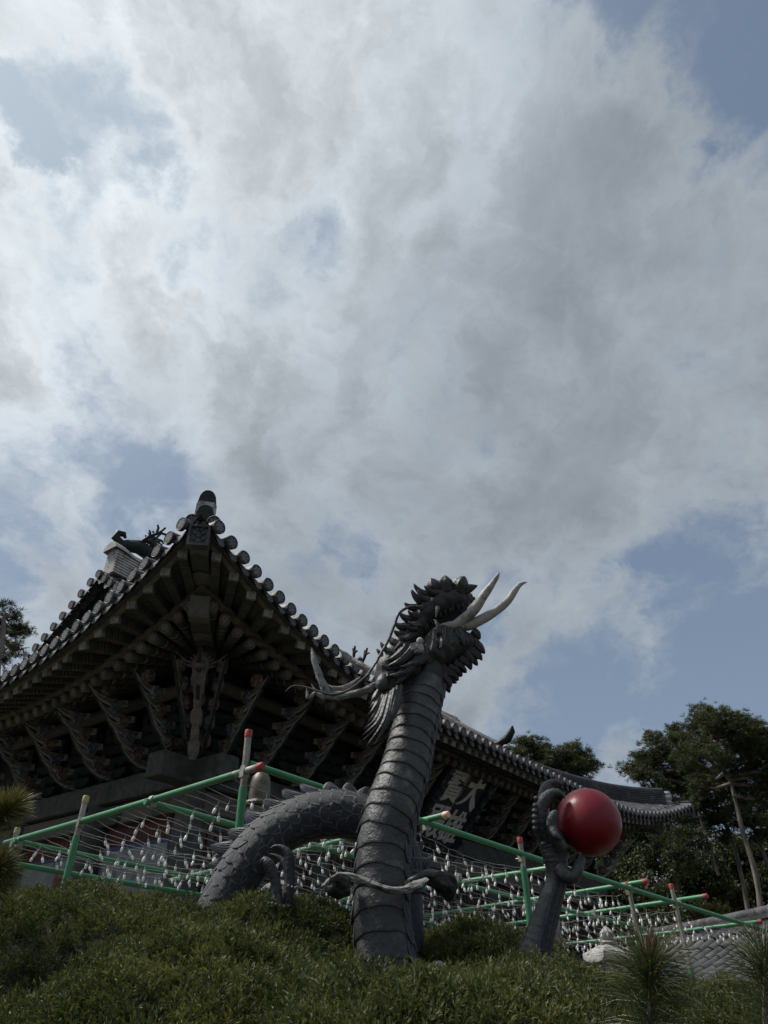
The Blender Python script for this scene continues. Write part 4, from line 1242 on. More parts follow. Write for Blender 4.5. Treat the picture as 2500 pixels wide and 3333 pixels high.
# ------------------------------------------------------------------ body of the hall
WB = 2.9                                  # wall line, inside the eave edge
ZF, ZB, ZT = -0.2, 3.20, 3.60             # floor, beam underside, beam top
COLS_F = [WB + 3.2 * i for i in range(6)]
COLS_L = [WB + 2.55 * i for i in range(1, 4)]
colm = MB()
colm.lathe([(0.24, ZF), (0.25, 1.0), (0.235, 2.4), (0.215, ZB + 0.05)], 18)
COLUMN = colm.mesh('column', 'wood_grey')
fp = MB()
fp.lathe([(0.40, ZF - 0.2), (0.40, ZF + 0.12), (0.31, ZF + 0.2), (0.30, ZF + 0.3)], 18)
FOOT = fp.mesh('plinth', 'granite_grey')
for a in COLS_F:
    c = put('column', COLUMN, HALL, (a, WB, 0))
    put('plinth', FOOT, c)
for b_ in COLS_L:
    c = put('column', COLUMN, HALL, (WB, b_, 0))
    put('plinth', FOOT, c)


def bevel_box(c, s, name, mat, parent, bev=0.015):
    mb = MB()
    mb.box(c, s)
    me = mb.mesh(name, mat, smooth=False)
    bm = bmesh.new()
    bm.from_mesh(me)
    bmesh.ops.bevel(bm, geom=bm.edges[:], offset=bev, segments=1, affect='EDGES')
    bm.to_mesh(me)
    bm.free()
    return put(name, me, parent)


bevel_box(((LEN) / 2 + 0.0, WB, (ZB + ZT) / 2), (LEN - 2 * WB + 1.7, 0.40, ZT - ZB), 'lintel_beam', 'wood_grey', HALL)
bevel_box((WB + 0.002, DEP / 2, (ZB + ZT) / 2 - 0.003), (0.396, DEP - 2 * WB + 1.7, ZT - ZB - 0.012), 'lintel_beam', 'wood_grey', HALL)
bevel_box((LEN / 2, WB + 0.02, ZB - 0.20), (LEN - 2 * WB - 0.3, 0.22, 0.34), 'tie_beam', 'hip_paint', HALL)
bevel_box((WB + 0.02, DEP / 2, ZB - 0.20), (0.22, DEP - 2 * WB - 0.3, 0.34), 'tie_beam', 'hip_paint', HALL)
# wall above the beam, behind the brackets
mb = MB()
mb.box((LEN / 2, WB + 0.12, (ZT + 5.9) / 2), (LEN - 2 * WB, 0.1, 5.9 - ZT))
mb.box((WB + 0.12, DEP / 2, (ZT + 5.9) / 2), (0.1, DEP - 2 * WB, 5.9 - ZT))
mb.build('bracket_wall', 'wall_dark', HALL, smooth=False)
mb = MB()
mb.tube([(WB - 0.5, WB - 0.32, 4.90), (LEN - WB + 0.5, WB - 0.32, 4.90)], 0.12, 12)
mb.tube([(WB - 0.32, WB - 0.5, 4.88), (WB - 0.32, DEP - WB + 0.5, 4.88)], 0.12, 12)
mb.build('eave_purlin', 'hip_paint', HALL)

# walls between the columns: dado, boards, painted panels
mb = MB()
mb.box((LEN / 2, WB + 0.14, (ZF + ZB) / 2 - 0.1), (LEN - 2 * WB, 0.12, ZB - ZF - 0.2))
mb.box((WB + 0.14, DEP / 2, (ZF + ZB) / 2 - 0.1), (0.12, DEP - 2 * WB, ZB - ZF - 0.2))
mb.box((LEN / 2, DEP / 2, ZF - 0.25), (LEN - 2.2, DEP - 2.2, 0.5))
WALL = mb.build('wall', 'wood_red', HALL, smooth=False)


def panel(ctr, wd, ht, axis, mat, border=0.06):
    x, y, z = ctr
    sx = (wd, 0.04, ht) if axis == 'F' else (0.04, wd, ht)
    off = Vector((0, -0.04, 0)) if axis == 'F' else Vector((-0.04, 0, 0))
    mb = MB()
    mb.box(Vector(ctr) + off * 0.5, sx)
    p = mb.build('wall_panel', mat, WALL, smooth=False)
    fr = MB()
    th = 0.05
    for q in (-1, 1):
        a = (wd + 2 * border, th, border) if axis == 'F' else (th, wd + 2 * border, border)
        fr.box(Vector(ctr) + off * 0.6 + Vector((0, 0, q * (ht + border) / 2)), a)
        b2 = (border, th, ht) if axis == 'F' else (th, border, ht)
        sh = Vector((q * (wd + border) / 2, 0, 0)) if axis == 'F' else Vector((0, q * (wd + border) / 2, 0))
        fr.box(Vector(ctr) + off * 0.6 + sh, b2)
    fr.build('panel_border', 'panel_blue', p, smooth=False)


for b0, mat in ((WB, 'wall_panel'), (WB + 2.55, 'mural'), (WB + 5.1, 'wall_panel')):
    panel((WB + 0.06, b0 + 1.33, 2.05), 1.72, 0.72, 'L', mat)
    panel((WB + 0.06, b0 + 1.33, 1.0), 1.72, 0.82, 'L', 'mural')
for i in range(5):
    a0 = COLS_F[i]
    for q in range(3):
        cxx = a0 + 0.62 + q * 0.98
        mb = MB()
        mb.box((cxx, WB + 0.05, 1.35), (0.90, 0.06, 2.7))
        d = mb.build('door_leaf', 'bracket_green', WALL, smooth=False)
        g2 = MB()
        for r_ in range(7):
            g2.box((cxx, WB + 0.005, 0.9 + r_ * 0.28), (0.84, 0.03, 0.035))
        for r_ in range(5):
            g2.box((cxx - 0.36 + r_ * 0.18, WB + 0.0, 1.74), (0.03, 0.03, 1.75))
        g2.build('lattice', 'wood_red', d, smooth=False)

# ------------------------------------------------------------------ bracket sets
out = [(0, -0.03), (0.16, -0.075), (0.34, -0.075), (0.52, -0.02), (0.67, 0.075), (0.82, 0.25), (0.70, 0.17), (0.56, 0.10), (0.40, 0.065), (0.2, 0.06), (0, 0.08)]


def tongue_mesh():
    mb = MB()
    n = len(out)
    th = 0.055
    for y in (-th / 2, th / 2):
        pass
    c = (0.34, 0.05)
    inner = [(c[0] + (x - c[0]) * 0.80, c[1] + (z - c[1]) * 0.58) for x, z in out]
    V = []
    for y, ring in ((-th / 2, out), (-th / 2, inner), (-th / 2 + 0.014, inner)):
        V.append([Vector((x, y, z)) for x, z in ring])
    for y, ring in ((th / 2, out), (th / 2, inner), (th / 2 - 0.014, inner)):
        V.append([Vector((x, y, z)) for x, z in ring])
    flat = [p for r in V for p in r]
    fs, ms = [], []
    for base in (0, 3):
        for q in (0, 1):
            for i in range(n):
                j = (i + 1) % n
                fs.append(((base + q) * n + i, (base + q) * n + j, (base + q + 1) * n + j, (base + q + 1) * n + i))
                ms.append(1)
        fs.append(tuple((base + 2) * n + i for i in range(n)))
        ms.append(0)
    for i in range(n):
        j = (i + 1) % n
        fs.append((i, j, 3 * n + j, 3 * n + i))
        ms.append(0)
    mb.add(flat, fs)
    mb.m = ms
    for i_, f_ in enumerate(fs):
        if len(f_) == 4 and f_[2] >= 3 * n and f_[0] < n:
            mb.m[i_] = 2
    return mb.mesh('bracket_arm', ('bracket_face', 'bracket_edge', 'bracket_shade'), smooth=False)


pmat('bracket_face', (0.11, 0.115, 0.095), (0.20, 0.195, 0.16), 10, 0.8, 0.006, 50, c3=(0.07, 0.085, 0.075), s3=7, rand=0.2)
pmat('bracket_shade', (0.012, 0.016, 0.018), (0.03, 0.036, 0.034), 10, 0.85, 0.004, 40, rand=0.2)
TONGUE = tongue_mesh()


def lotus_mesh(name, mat, petals=8, r=0.17):
    mb = MB()
    rings = [(0.02, 0.045), (0.35, 0.06), (0.42, 0.02), (0.75, 0.05), (1.0, 0.0), (0.9, -0.03)]
    mb.lathe([(q * r, z) for q, z in rings], 40, mod=lambda i, a: (1 - 0.22 * (1 - abs(math.cos(a * petals / 2))) * (i > 2)) * (1 - 0.1 * (1 - abs(math.cos(a * petals / 2 + 0.8))) * (i in (1,))))
    return mb.mesh(name, mat, angle=25)


LOTUS = [lotus_mesh('lotus_flower', 'lotus_red', 9), lotus_mesh('lotus_flower', 'lotus_blue', 6), lotus_mesh('lotus_flower', 'lotus_red', 6, 0.16)]
arm = MB()
arm.slab([(-0.42, 0.12), (-0.42, 0.05), (-0.30, -0.04), (0.30, -0.04), (0.42, 0.05), (0.42, 0.12)], 0.10)
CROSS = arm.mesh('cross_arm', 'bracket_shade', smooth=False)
blk = MB()
blk.box((0, 0, 0.17), (0.15, 0.15, 0.09), taper=1.15)
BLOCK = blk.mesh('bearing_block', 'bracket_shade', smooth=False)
rb = random.Random(11)


def bracket_set(org, outward, tiers=5, scale=1.0, wide=True):
    o = bpy.data.objects.new('bracket_set', None)
    COL.objects.link(o)
    o.parent = HALL
    o.matrix_basis = TM(org, frame(outward, (0, 0, 1)), scale)
    for k in range(tiers):
        x = 0.0 + 0.20 * k
        z = 0.08 + 0.235 * k
        tilt = Matrix.Rotation(RAD(-4 + 3 * k), 3, 'Y')
        put('bracket_arm', TONGUE, o, M=TM((x, 0, z), tilt, 1.0 + rb.uniform(-.05, .05)))
        for sg in (-1, 1):
            put('lotus_flower', LOTUS[(k + (0 if k < 3 else 1)) % 3], o, M=TM((x + 0.44, sg * 0.032, z + 0.155), Matrix.Rotation(RAD(-90 * sg), 3, 'X') @ Matrix.Rotation(rb.uniform(0, 3), 3, 'Z'), (0.85, 0.70, 0.9)))
        if wide:
            for dx in (0.05,):
                put('cross_arm', CROSS, o, M=TM((dx, 0, z + 0.02), Matrix.Rotation(RAD(90), 3, 'Z')))
            for yy in ((-0.34, 0.34) if k % 2 else (0.0,)):
                put('bearing_block', BLOCK, o, (0.05, yy, z + 0.03))
    return o


k = 1
while WB + 1.13 * k < LEN - WB - 0.6:
    bracket_set((WB + 1.13 * k, WB - 0.02, ZT), (0, -1, 0))
    k += 1
for k in range(1, 6):
    bracket_set((WB - 0.02, WB + 1.13 * k, ZT), (-1, 0, 0))
bracket_set((WB, WB, ZT), (-1, -1, 0), 5, 1.12, False)
for q in (0.30,):
    bracket_set((WB + q, WB - 0.03, ZT), (-0.22, -1, 0), 5, 1.0)
    bracket_set((WB - 0.03, WB + q, ZT), (-1, -0.22, 0), 5, 1.0)
bracket_set((WB + 0.02, WB - 0.02, ZT), (-0.62, -1, 0), 5, 1.05, False)
bracket_set((WB - 0.02, WB + 0.02, ZT), (-1, -0.62, 0), 5, 1.05, False)
bracket_set((LEN - WB, WB, ZT), (1, -1, 0), 5, 1.1)

# carved strut with a dragon head under the near hip rafter
st = MB()
p0, p1 = Vector((2.42, 2.42, ZT - 0.12)), Vector((1.93, 1.93, 4.66))
for i, (f0, f1, w) in enumerate(((0.0, 0.24, 0.15), (0.26, 0.36, 0.11), (0.38, 0.60, 0.15), (0.62, 0.70, 0.11), (0.72, 0.98, 0.15))):
    a, b2 = p0.lerp(p1, f0), p0.lerp(p1, f1)
    q = p0.lerp(p1, (f0 + f1) / 2)
    st.tube([a, a.lerp(b2, 0.25), a.lerp(b2, 0.75), b2], [w * 0.35, w * 0.62, w * 0.62, w * 0.35], 6, up=(1, -1, 0))
st.tube([p0, p1], 0.062, 6)
STRUT = st.build('carved_strut', 'board_edge', HALL, angle=30)
hd = MB()
hp = p1 + Vector((-0.04, -0.04, 0.10))
hd.lathe([(0.02, -0.20), (0.10, -0.18), (0.13, -0.08), (0.15, 0.02), (0.13, 0.12), (0.06, 0.17), (0.01, 0.18)], 14, hp)
hd.lathe([(0.02, 0.0), (0.09, 0.02), (0.10, 0.07), (0.05, 0.11)], 12, hp + Vector((-0.10, -0.10, -0.12)))
for i in range(11):
    a = math.pi * i / 10
    v = Vector((1, -1, 0)).normalized() * math.cos(a) + Vector((0, 0, 1)) * math.sin(a)
    hd.tube([hp + v * 0.12, hp + v * 0.19, hp + v * 0.23 + Vector((-.03, -.03, 0))], [0.035, 0.025, 0.004], 6)
for sg in (-1, 1):
    v = Vector((1, -1, 0)).normalized() * sg
    hd.tube([hp + v * 0.10 + Vector((0, 0, 0.04)), hp + v * 0.26 + Vector((-.05, -.05, 0.06)), hp + v * 0.42 + Vector((-.1, -.1, 0.18))], [0.02, 0.014, 0.003], 6)
    hd.lathe([(0.003, -0.02), (0.025, -0.005), (0.025, 0.01), (0.003, 0.022)], 8, hp + v * 0.06 + Vector((-0.10, -0.10, 0.03)))
for i in range(9):
    a = -0.8 + 1.6 * i / 8
    v = Vector((1, -1, 0)).normalized() * math.sin(a) * 0.11
    hd.tube([hp + v + Vector((-.08, -.08, -0.14)), hp + v * 1.25 + Vector((-.06, -.06, -0.26)), hp + v * 1.1 + Vector((-.04, -.04, -0.36))], [0.02, 0.02, 0.004], 6)
hd.build('carved_head', 'board_edge', STRUT)

# ------------------------------------------------------------------ name board
lean = RAD(42)
b_c = HALL.matrix_basis @ Vector((9.75, 2.05, 4.02)) if False else (Vector((AX, AY, 0)) + HX * 9.75 + HY * 2.05 + Vector((0, 0, 4.02)))
SIGN = thing('name_board', 'black hanging name board with four big pale carved characters under the front eaves', 'sign', b_c)
bx = HX
bz = Vector((0, 0, 1)) * math.cos(lean) - HY * math.sin(lean)
by = bz.cross(bx)
SIGN.matrix_basis = TM(b_c, Matrix((bx, by, bz)).transposed())
mb = MB()
mb.box((0, 0.03, 0), (1.62, 0.06, 1.95))
mb.build('board', 'board_black', SIGN, smooth=False)
fr = MB()
for q in (-1, 1):
    fr.box((q * 0.90, -0.02, 0), (0.18, 0.10, 2.1))
    fr.box((0, -0.023, q * 1.06), (1.98, 0.106, 0.17))
FR = fr.build('board_frame', 'wall_dark', SIGN, smooth=False)
cv = MB()
rs = random.Random(3)
for i in range(26):
    t = i / 26 * 4
    e_ = int(t)
    u = (t - e_) * 2 - 1
    p = [(u * 0.9, 1.08), (0.92, -u * 1.05), (-u * 0.9, -1.08), (-0.92, u * 1.05)][e_]
    a = rs.uniform(0, 6.28)
    pts = [(p[0] + 0.10 * math.cos(a + q * 1.1) * (1 - q * .12), -0.08 - 0.02 * q, p[1] + 0.10 * math.sin(a + q * 1.1) * (1 - q * .12)) for q in range(6)]
    cv.tube(pts, [0.035, 0.04, 0.036, 0.03, 0.02, 0.006], 7)
cv.build('frame_carving', 'bracket_green', FR)


def brush(strokes, name, ctr, s, mat='letter_white'):
    """brush strokes: each a list of (x, z, half width) in letter units"""
    mb = MB()
    for k, st_ in enumerate(strokes):
        sp = spline(st_, 5)
        L, R = [], []
        for i, p in enumerate(sp):
            a, b3 = sp[max(i - 1, 0)], sp[min(i + 1, len(sp) - 1)]
            t = np.array([b3[0] - a[0], b3[1] - a[1]])
            t /= (np.linalg.norm(t) + 1e-9)
            nx, nz = -t[1], t[0]
            L.append((p[0] + nx * p[2], p[1] + nz * p[2]))
            R.append((p[0] - nx * p[2], p[1] - nz * p[2]))
        n = len(L)
        yo = 0.012 + 0.0012 * k
        vs = []
        for y in (-yo, 0.012):
            vs += [(ctr[0] + x * s[0], y, ctr[1] + z * s[1]) for x, z in L]
            vs += [(ctr[0] + x * s[0], y, ctr[1] + z * s[1]) for x, z in R]
        fs = []
        for i in range(n - 1):
            fs += [(i, i + 1, n + i + 1, n + i), (i, 2 * n + i, 2 * n + i + 1, i + 1), (n + i, n + i + 1, 3 * n + i + 1, 3 * n + i)]
        fs += [(0, n, 3 * n, 2 * n), (n - 1, 3 * n - 1, 4 * n - 1, 2 * n - 1)]
        mb.add(vs, fs)
    return mb.build(name, mat, SIGN, smooth=False)


DA = [[(-0.40, 0.16, 0.085), (-0.1, 0.17, 0.065), (0.2, 0.22, 0.065), (0.42, 0.26, 0.09)],
      [(0.06, 0.50, 0.075), (0.05, 0.25, 0.085), (-0.04, 0.0, 0.085), (-0.20, -0.28, 0.06), (-0.46, -0.46, 0.012)],
      [(0.02, 0.10, 0.03), (0.12, -0.12, 0.08), (0.26, -0.30, 0.11), (0.46, -0.46, 0.10)]]
brush(DA, 'carved_character', (0.38, 0.46), (0.74, 0.86))


def font_char(ch, ctr, s):
    cu = bpy.data.curves.new('carved_character', 'FONT')
    cu.body = ch
    cu.size = s
    cu.extrude = 0.012
    cu.offset = 0.011
    cu.align_x = 'CENTER'
    cu.resolution_u = 4
    tmp = bpy.data.objects.new('carved_character', cu)
    COL.objects.link(tmp)
    dg = bpy.context.evaluated_depsgraph_get()
    me = bpy.data.meshes.new_from_object(tmp.evaluated_get(dg))
    bpy.data.objects.remove(tmp)
    bpy.data.curves.remove(cu)
    me.materials.clear()
    me.materials.append(MATS['letter_white'])
    zs = [v.co.y for v in me.vertices]
    xs = [v.co.x for v in me.vertices]
    if not zs:
        return
    mx, mz = (min(xs) + max(xs)) / 2, (min(zs) + max(zs)) / 2
    M = Matrix(((1, 0, 0), (0, 0, -1), (0, 1, 0)))
    for v in me.vertices:
        x, z = v.co.x - mx, v.co.y - mz
        v.co = Vector((x, z * 1.12 + x * 0.06, v.co.z))
    put('carved_character', me, SIGN, M=TM((ctr[0], -0.004, ctr[1]), M))


font_char('寶', (-0.36, 0.45), 0.80)
font_char('雄', (0.37, -0.46), 0.80)
font_char('殿', (-0.36, -0.46), 0.80)
# ================================================================== dragon statue
DR0 = Vector((0.0, 4.0, -0.05))
DRAGON = thing('dragon_statue', 'charcoal stone dragon rearing from the shrubs with open mouth and pale forked tongue', 'statue', DR0)


def dpart(name, mb_or_me, mats=None, parent=None, **kw):
    me = mb_or_me.mesh(name, mats, **kw) if isinstance(mb_or_me, MB) else mb_or_me
    if parent is None or parent is DRAGON:
        return put(name, me, DRAGON, loc=-DR0)
    return put(name, me, parent)


def arc_table(path):
    P = [Vector(p[:3]) for p in path]
    cum = [0.0]
    for a, b in zip(P, P[1:]):
        cum.append(cum[-1] + (b - a).length)
    return P, cum


def at_len(path, cum, u):
    u = max(0.0, min(u, cum[-1] - 1e-6))
    i = int(np.searchsorted(cum, u, side='right')) - 1
    i = max(0, min(i, len(path) - 2))
    f = (u - cum[i]) / max(1e-9, cum[i + 1] - cum[i])
    p = path[i] * (1 - f) + path[i + 1] * f
    j0, j1 = max(0, i - 1), min(len(path) - 1, i + 2)
    t = Vector(path[j1][:3]) - Vector(path[j0][:3])
    return Vector(p[:3]), t.normalized(), p[3]


rng = random.Random(21)

# --- neck: core, overlapping belly plates, side scales
neck = spline(NECK, 8)
NP, ncum = arc_table(neck)
mb = MB()
mb.tube([p for p in neck], [p[3] * 0.955 for p in neck], 32)
NECKO = dpart('neck', mb, 'stone_dark')
BELLY = Vector((-0.24, -1.0, 0.0)).normalized()


def neck_frame(u):
    p, t, r = at_len(neck, ncum, u)
    b = (BELLY - t * BELLY.dot(t)).normalized()
    s = t.cross(b)
    return p, t, b, s, r


u = 0.03
plates = []
while u < ncum[-1] - 0.10:
    _, _, _, _, r = neck_frame(u)
    h = 0.105 - 0.052 * (u / ncum[-1]) + rng.uniform(-0.006, 0.006)
    plates.append((u, h))
    u += h
for k, (u, h) in enumerate(plates):
    mb = MB()
    rows = []
    wob = rng.uniform(-0.008, 0.008)
    na = 21
    for v in (-0.02, 0.0, 0.05, 0.14, 0.35, 0.65, 1.0, 1.22):
        row = []
        for j in range(na):
            q = -1 + 2 * j / (na - 1)
            ang = RAD(76) * q
            sag = 0.030 * abs(q) ** 2.2 + wob * q + 0.0022 * math.sin(j * 0.9 + k * 1.7) + 0.003 * math.sin(j * 0.37 + k * 4.1)
            p, t, b, s, r = neck_frame(u + h * v - sag * (1 - v * 0.6))
            vv = max(0.0, min(1.0, v))
            lift = 0.012 + 0.058 * (1 - vv) ** 1.1 * (1 - 0.35 * abs(q) ** 3)
            lift += 0.014 * math.sin(j * 0.6 + k * 2.3 + v * 2.5) * (1 - abs(q))
            if v < 0:
                lift = -0.03
            elif v == 0.0:
                lift -= 0.012
            if abs(q) > 0.999:
                lift = min(lift, 0.0)
            row.append(p + (b * math.cos(ang) + s * math.sin(ang)) * (r * (1 + lift)))
        rows.append(row)
    mb.grid(rows)
    dpart('belly_plate', mb, 'stone_dark', NECKO, angle=50, recalc=False)


def scale_mesh(name, mat):
    """one fish-scale: root at the origin, tip along +X, outside along +Z, unit length"""
    mb = MB()
    rows = []
    nu, nv = 11, 8
    for i in range(nv + 1):
        v = (i / nv) ** 0.75
        x = -0.25 + 1.25 * v
        w = 0.62 * math.sqrt(max(0.0, 1 - max(0.0, (x - 0.0) / 1.03) ** 2.6)) * (0.90 + 0.1 * min(1, v * 3))
        row = []
        for j in range(nu):
            q = -1 + 2 * j / (nu - 1)
            q = math.copysign(abs(q) ** 0.72, q)
            edge = max(abs(q), max(0.0, (x - 0.1) / 0.9))
            z = 0.05 + 0.22 * max(0.0, x) + 0.24 * (1 - q * q) * (1 - 0.6 * max(0.0, x) ** 2) + (0.05 if edge > 0.85 else 0)
            row.append((x, w * q, z))
        rows.append(row)
    low = [(x * 0.97 - 0.01, y * 0.98, z - 0.24) for x, y, z in [r[0] for r in rows] + rows[-1][1:] + [r[-1] for r in reversed(rows)][1:]]
    mb.grid(rows)
    rim = [r[0] for r in rows] + rows[-1][1:] + [r[-1] for r in reversed(rows)][1:]
    n = len(rim)
    mb.add(rim + low, [(i, i + 1, n + i + 1, n + i) for i in range(n - 1)])
    k = 0
    for i in range(nv):
        for j in range(nu - 1):
            if j in (0, nu - 2) or i == nv - 1:
                mb.m[k] = 1
            k += 1
    return mb.mesh(name, (mat, 'stone_fin'), angle=50, recalc=False)


SCALE = scale_mesh('scale', 'stone_scale')
for k, (u, h) in enumerate(plates):
    for sg in (-1, 1):
        for ang, du in ((82, 0.0), (106, 0.5)):
            p, t, b, s, r = neck_frame(u + h * du + 0.03)
            a = RAD(ang) * sg
            nrm = b * math.cos(a) + s * math.sin(a)
            sz = h * 0.95 + rng.uniform(-.006, .006)
            put('scale', SCALE, NECKO, M=TM(p + nrm * (r * 0.95), frame(-t + nrm * 0.05, nrm), (sz * 1.05, sz * 0.8, sz * 0.55)))

# --- arched body behind the neck
arch = spline(ARCH, 8)
AP, acum = arc_table(arch)
mb = MB()
mb.tube([p for p in arch], [p[3] * 0.95 for p in arch], 28)
BODY = dpart('body_coil', mb, 'stone_scale')


def arch_frame(u):
    p, t, r = at_len(arch, acum, u)
    y = Vector((0, 1, 0))
    back = t.cross(y).normalized()             # outer side of the bend
    if back.dot(Vector((0, 0, 1)) if abs(t.x) > 0.3 else Vector((-1 if u < acum[-1] / 2 else 1, 0, 0))) < 0:
        back = -back
    s = t.cross(back)
    return p, t, back, s, r


NA = 13
row = 0
u = 0.06
count = 0
while u < acum[-1] - 0.25:
    for q in range(NA):
        a = 2 * math.pi * (q + 0.5 * (row % 2)) / NA
        if abs(math.atan2(math.sin(a), math.cos(a))) > RAD(132):
            continue
        p, t, b, s, r = arch_frame(u + rng.uniform(-.004, .004))
        nrm = b * math.cos(a) + s * math.sin(a)
        if nrm.y > 0.55 and nrm.z < 0.5:
            continue
        sz = 0.088 + rng.uniform(-.006, .006)
        tw = rng.uniform(-.05, .05)
        side = t.cross(nrm)
        put('scale', SCALE, BODY, M=TM(p + nrm * (r * 0.945), frame(-t + side * tw, nrm), (sz, sz * 0.92, sz * 0.62)))
        count += 1
    u += 0.056
    row += 1

# --- dorsal fins
fins = [(Vector(b) , Vector(b) + (Vector(t) - Vector(b)) * 1.45) for b, t in zip(FINB + FINB2, FINT + FINT2)]


def fin(bc, tip, tang, depth):
    mb = MB()
    nu, nv = 15, 6
    w = 0.078
    sheets = []
    for sg in (-1, 1):
        rows = []
        for i in range(nu):
            q = -1 + 2 * i / (nu - 1)
            rib = 0.5 + 0.5 * math.cos(i * math.pi)
            row_ = []
            for j in range(nv + 1):
                v = j / nv
                base = bc + tang * (q * w) - (tip - bc) * 0.35
                hgt = 1 - 0.62 * max(0, q) ** 1.2 if q > 0 else 1 - 0.10 * abs(q)
                end = bc + (tip - bc) * hgt + tang * (q * w * 0.30)
                p = base.lerp(end, v) + tang * (0.02 * math.sin(v * math.pi) * (-0.6))
                th = (0.019 * (1 - v) ** 0.8 + 0.003) * (1 - abs(q) ** 4 * 0.85) * (0.70 + 0.30 * rib)
                row_.append(p + depth * (sg * th))
            rows.append(row_)
        sheets.append(rows)
        mb.grid(rows)
    A, B = sheets
    rimA = [r[-1] for r in A]
    rimB = [r[-1] for r in B]
    n = len(rimA)
    mb.add(rimA + rimB, [(i, i + 1, n + i + 1, n + i) for i in range(n - 1)])
    for e_ in (0, -1):
        mb.add(list(A[e_]) + list(B[e_]), [(j, j + 1, nv + 2 + j, nv + 1 + j) for j in range(nv)])
    return mb


for i, (b, t) in enumerate(fins):
    best = min(range(len(AP)), key=lambda k: (AP[k] - b).length)
    tg = (AP[min(best + 1, len(AP) - 1)] - AP[max(best - 1, 0)]).normalized()
    dpart('dorsal_fin', fin(b, t, tg, Vector((0, 1, 0))), 'stone_fin', BODY, angle=60)

# --- head
hu = spline(UPJAW, 6)
groove = lambda i, k, a: 1 + 0.05 * math.sin(i * 1.3 + 2 * math.sin(a * 3)) + 0.03 * math.sin(a * 7 + i)
mb = MB()
mb.tube([p for p in hu], [p[3] for p in hu], 22, flat=1.25, up=(0, 1, 0), mod=groove)
HEAD = dpart('upper_jaw', mb, 'stone_head', angle=60)
lo = spline(LOJAW, 6)
mb = MB()
mb.tube([p for p in lo], [p[3] for p in lo], 22, flat=1.15, up=(0, 1, 0), mod=groove)
JAW = dpart('lower_jaw', mb, 'stone_head', angle=60)
mb = MB()
mb.tube([neck[-10][:3], neck[-5][:3], (0.262, 3.98, 1.66), (0.262, 3.98, 1.72)], [0.112, 0.112, 0.11, 0.07], 20)
dpart('throat', mb, 'stone_head')
# mouth lining: a thick rounded wedge between the jaws
mb = MB()
mo = [Vector(p) for p in MOUTH]
cen = sum(mo, Vector()) / len(mo)
rows = []
for k, (sc_, y) in enumerate(((0.3, -0.055), (0.8, -0.045), (1.0, 0.0), (1.0, 0.05), (0.8, 0.09), (0.3, 0.10))):
    rows.append([cen + (p - cen) * sc_ + Vector((0, y, 0)) for p in mo])
mb.grid(rows, close_u=True)
mb.add(rows[0], [tuple(range(len(mo)))])
mb.add(rows[-1], [tuple(range(len(mo) - 1, -1, -1))])
dpart('mouth_lining', mb, 'mouth_dark', HEAD)


def curl(b, t, r, bend=0.25, n=9, ridges=7, dy=0.0, hook=0.22, fat=0.0):
    """flame-shaped lock: broad grooved root, hooked point"""
    b, t = Vector(b), Vector(t)
    d = t - b
    L = d.length
    side = Vector((d.z, 0, -d.x)) * bend
    pts, rad = [], []
    for i in range(12):
        v = i / 11
        pts.append(b - d * 0.45 * (1 - v) ** 2 + d * v - side * math.sin(v * math.pi) * 0.55 + Vector((0, dy * v, hook * L * (v ** 3 - v * 0.3))))
        rad.append(r * ((1 - v) ** 0.75 * (1.05 + 0.35 * v) + fat * math.sin(v * math.pi)) + 0.0012)
    o = MB()
    ph = rng.uniform(0, 6)
    o.tube(pts, rad, 26, flat=0.85, mod=lambda i, k, a: 1 + 0.13 * math.cos(a * ridges + i * 0.22 + ph) + 0.05 * math.sin(i * 0.9 + ph))
    return o


for i, (b, t) in enumerate(zip(CURLB, CURLT)):
    bulb = i in (1, 2, 3)
    r = 0.036 if bulb else 0.026
    for yo, f in ((-0.055, 1.0), (0.06, 0.88)):
        sh = Vector((rng.uniform(-.008, .008), yo, rng.uniform(-.008, .008)))
        tt = Vector(b) + (Vector(t) - Vector(b)) * f * rng.uniform(0.95, 1.12)
        dpart('mane_curl', curl(Vector(b) + sh, tt + sh * 1.15, r * rng.uniform(0.9, 1.12), 0.10 if bulb else rng.uniform(0.2, 0.4), dy=-0.02 if yo < 0 else 0.02, hook=0.0 if bulb else 0.30, fat=0.45 if bulb else 0.05), 'stone_head', HEAD, angle=75)
for b, t in zip(LOCKB, LOCKT):
    dpart('mane_curl', curl(b, t, 0.024 * rng.uniform(0.85, 1.15), rng.uniform(0.15, 0.35), ridges=8, hook=0.12), 'stone_head', HEAD, angle=75)
for i in range(8):                           # second tier of locks on the near cheek and snout
    j = 4 + i
    b, t = Vector(CURLB[j]), Vector(CURLT[j])
    inn = Vector(((b - t).x, 0, (b - t).z)).normalized()
    b2 = b + inn * rng.uniform(0.03, 0.05) + Vector((0, -0.085, rng.uniform(-0.02, 0.02)))
    dpart('mane_curl', curl(b2, b2 + (t - b) * rng.uniform(0.6, 0.9) + Vector((0.0, -0.02, rng.uniform(-0.02, 0.01))), 0.020, 0.35, dy=-0.01), 'stone_head', HEAD, angle=75)
for b, t in zip(FRINGEB, FRINGET):
    for yo in (-0.05, 0.045):
        sh = Vector((rng.uniform(-.006, .006), yo, rng.uniform(-.004, .004)))
        dpart('beard_lock', curl(Vector(b) + sh, Vector(t) + sh, 0.021 * rng.uniform(0.8, 1.15), rng.uniform(0.0, 0.25), hook=0.05, fat=0.2), 'stone_head', JAW, angle=70)
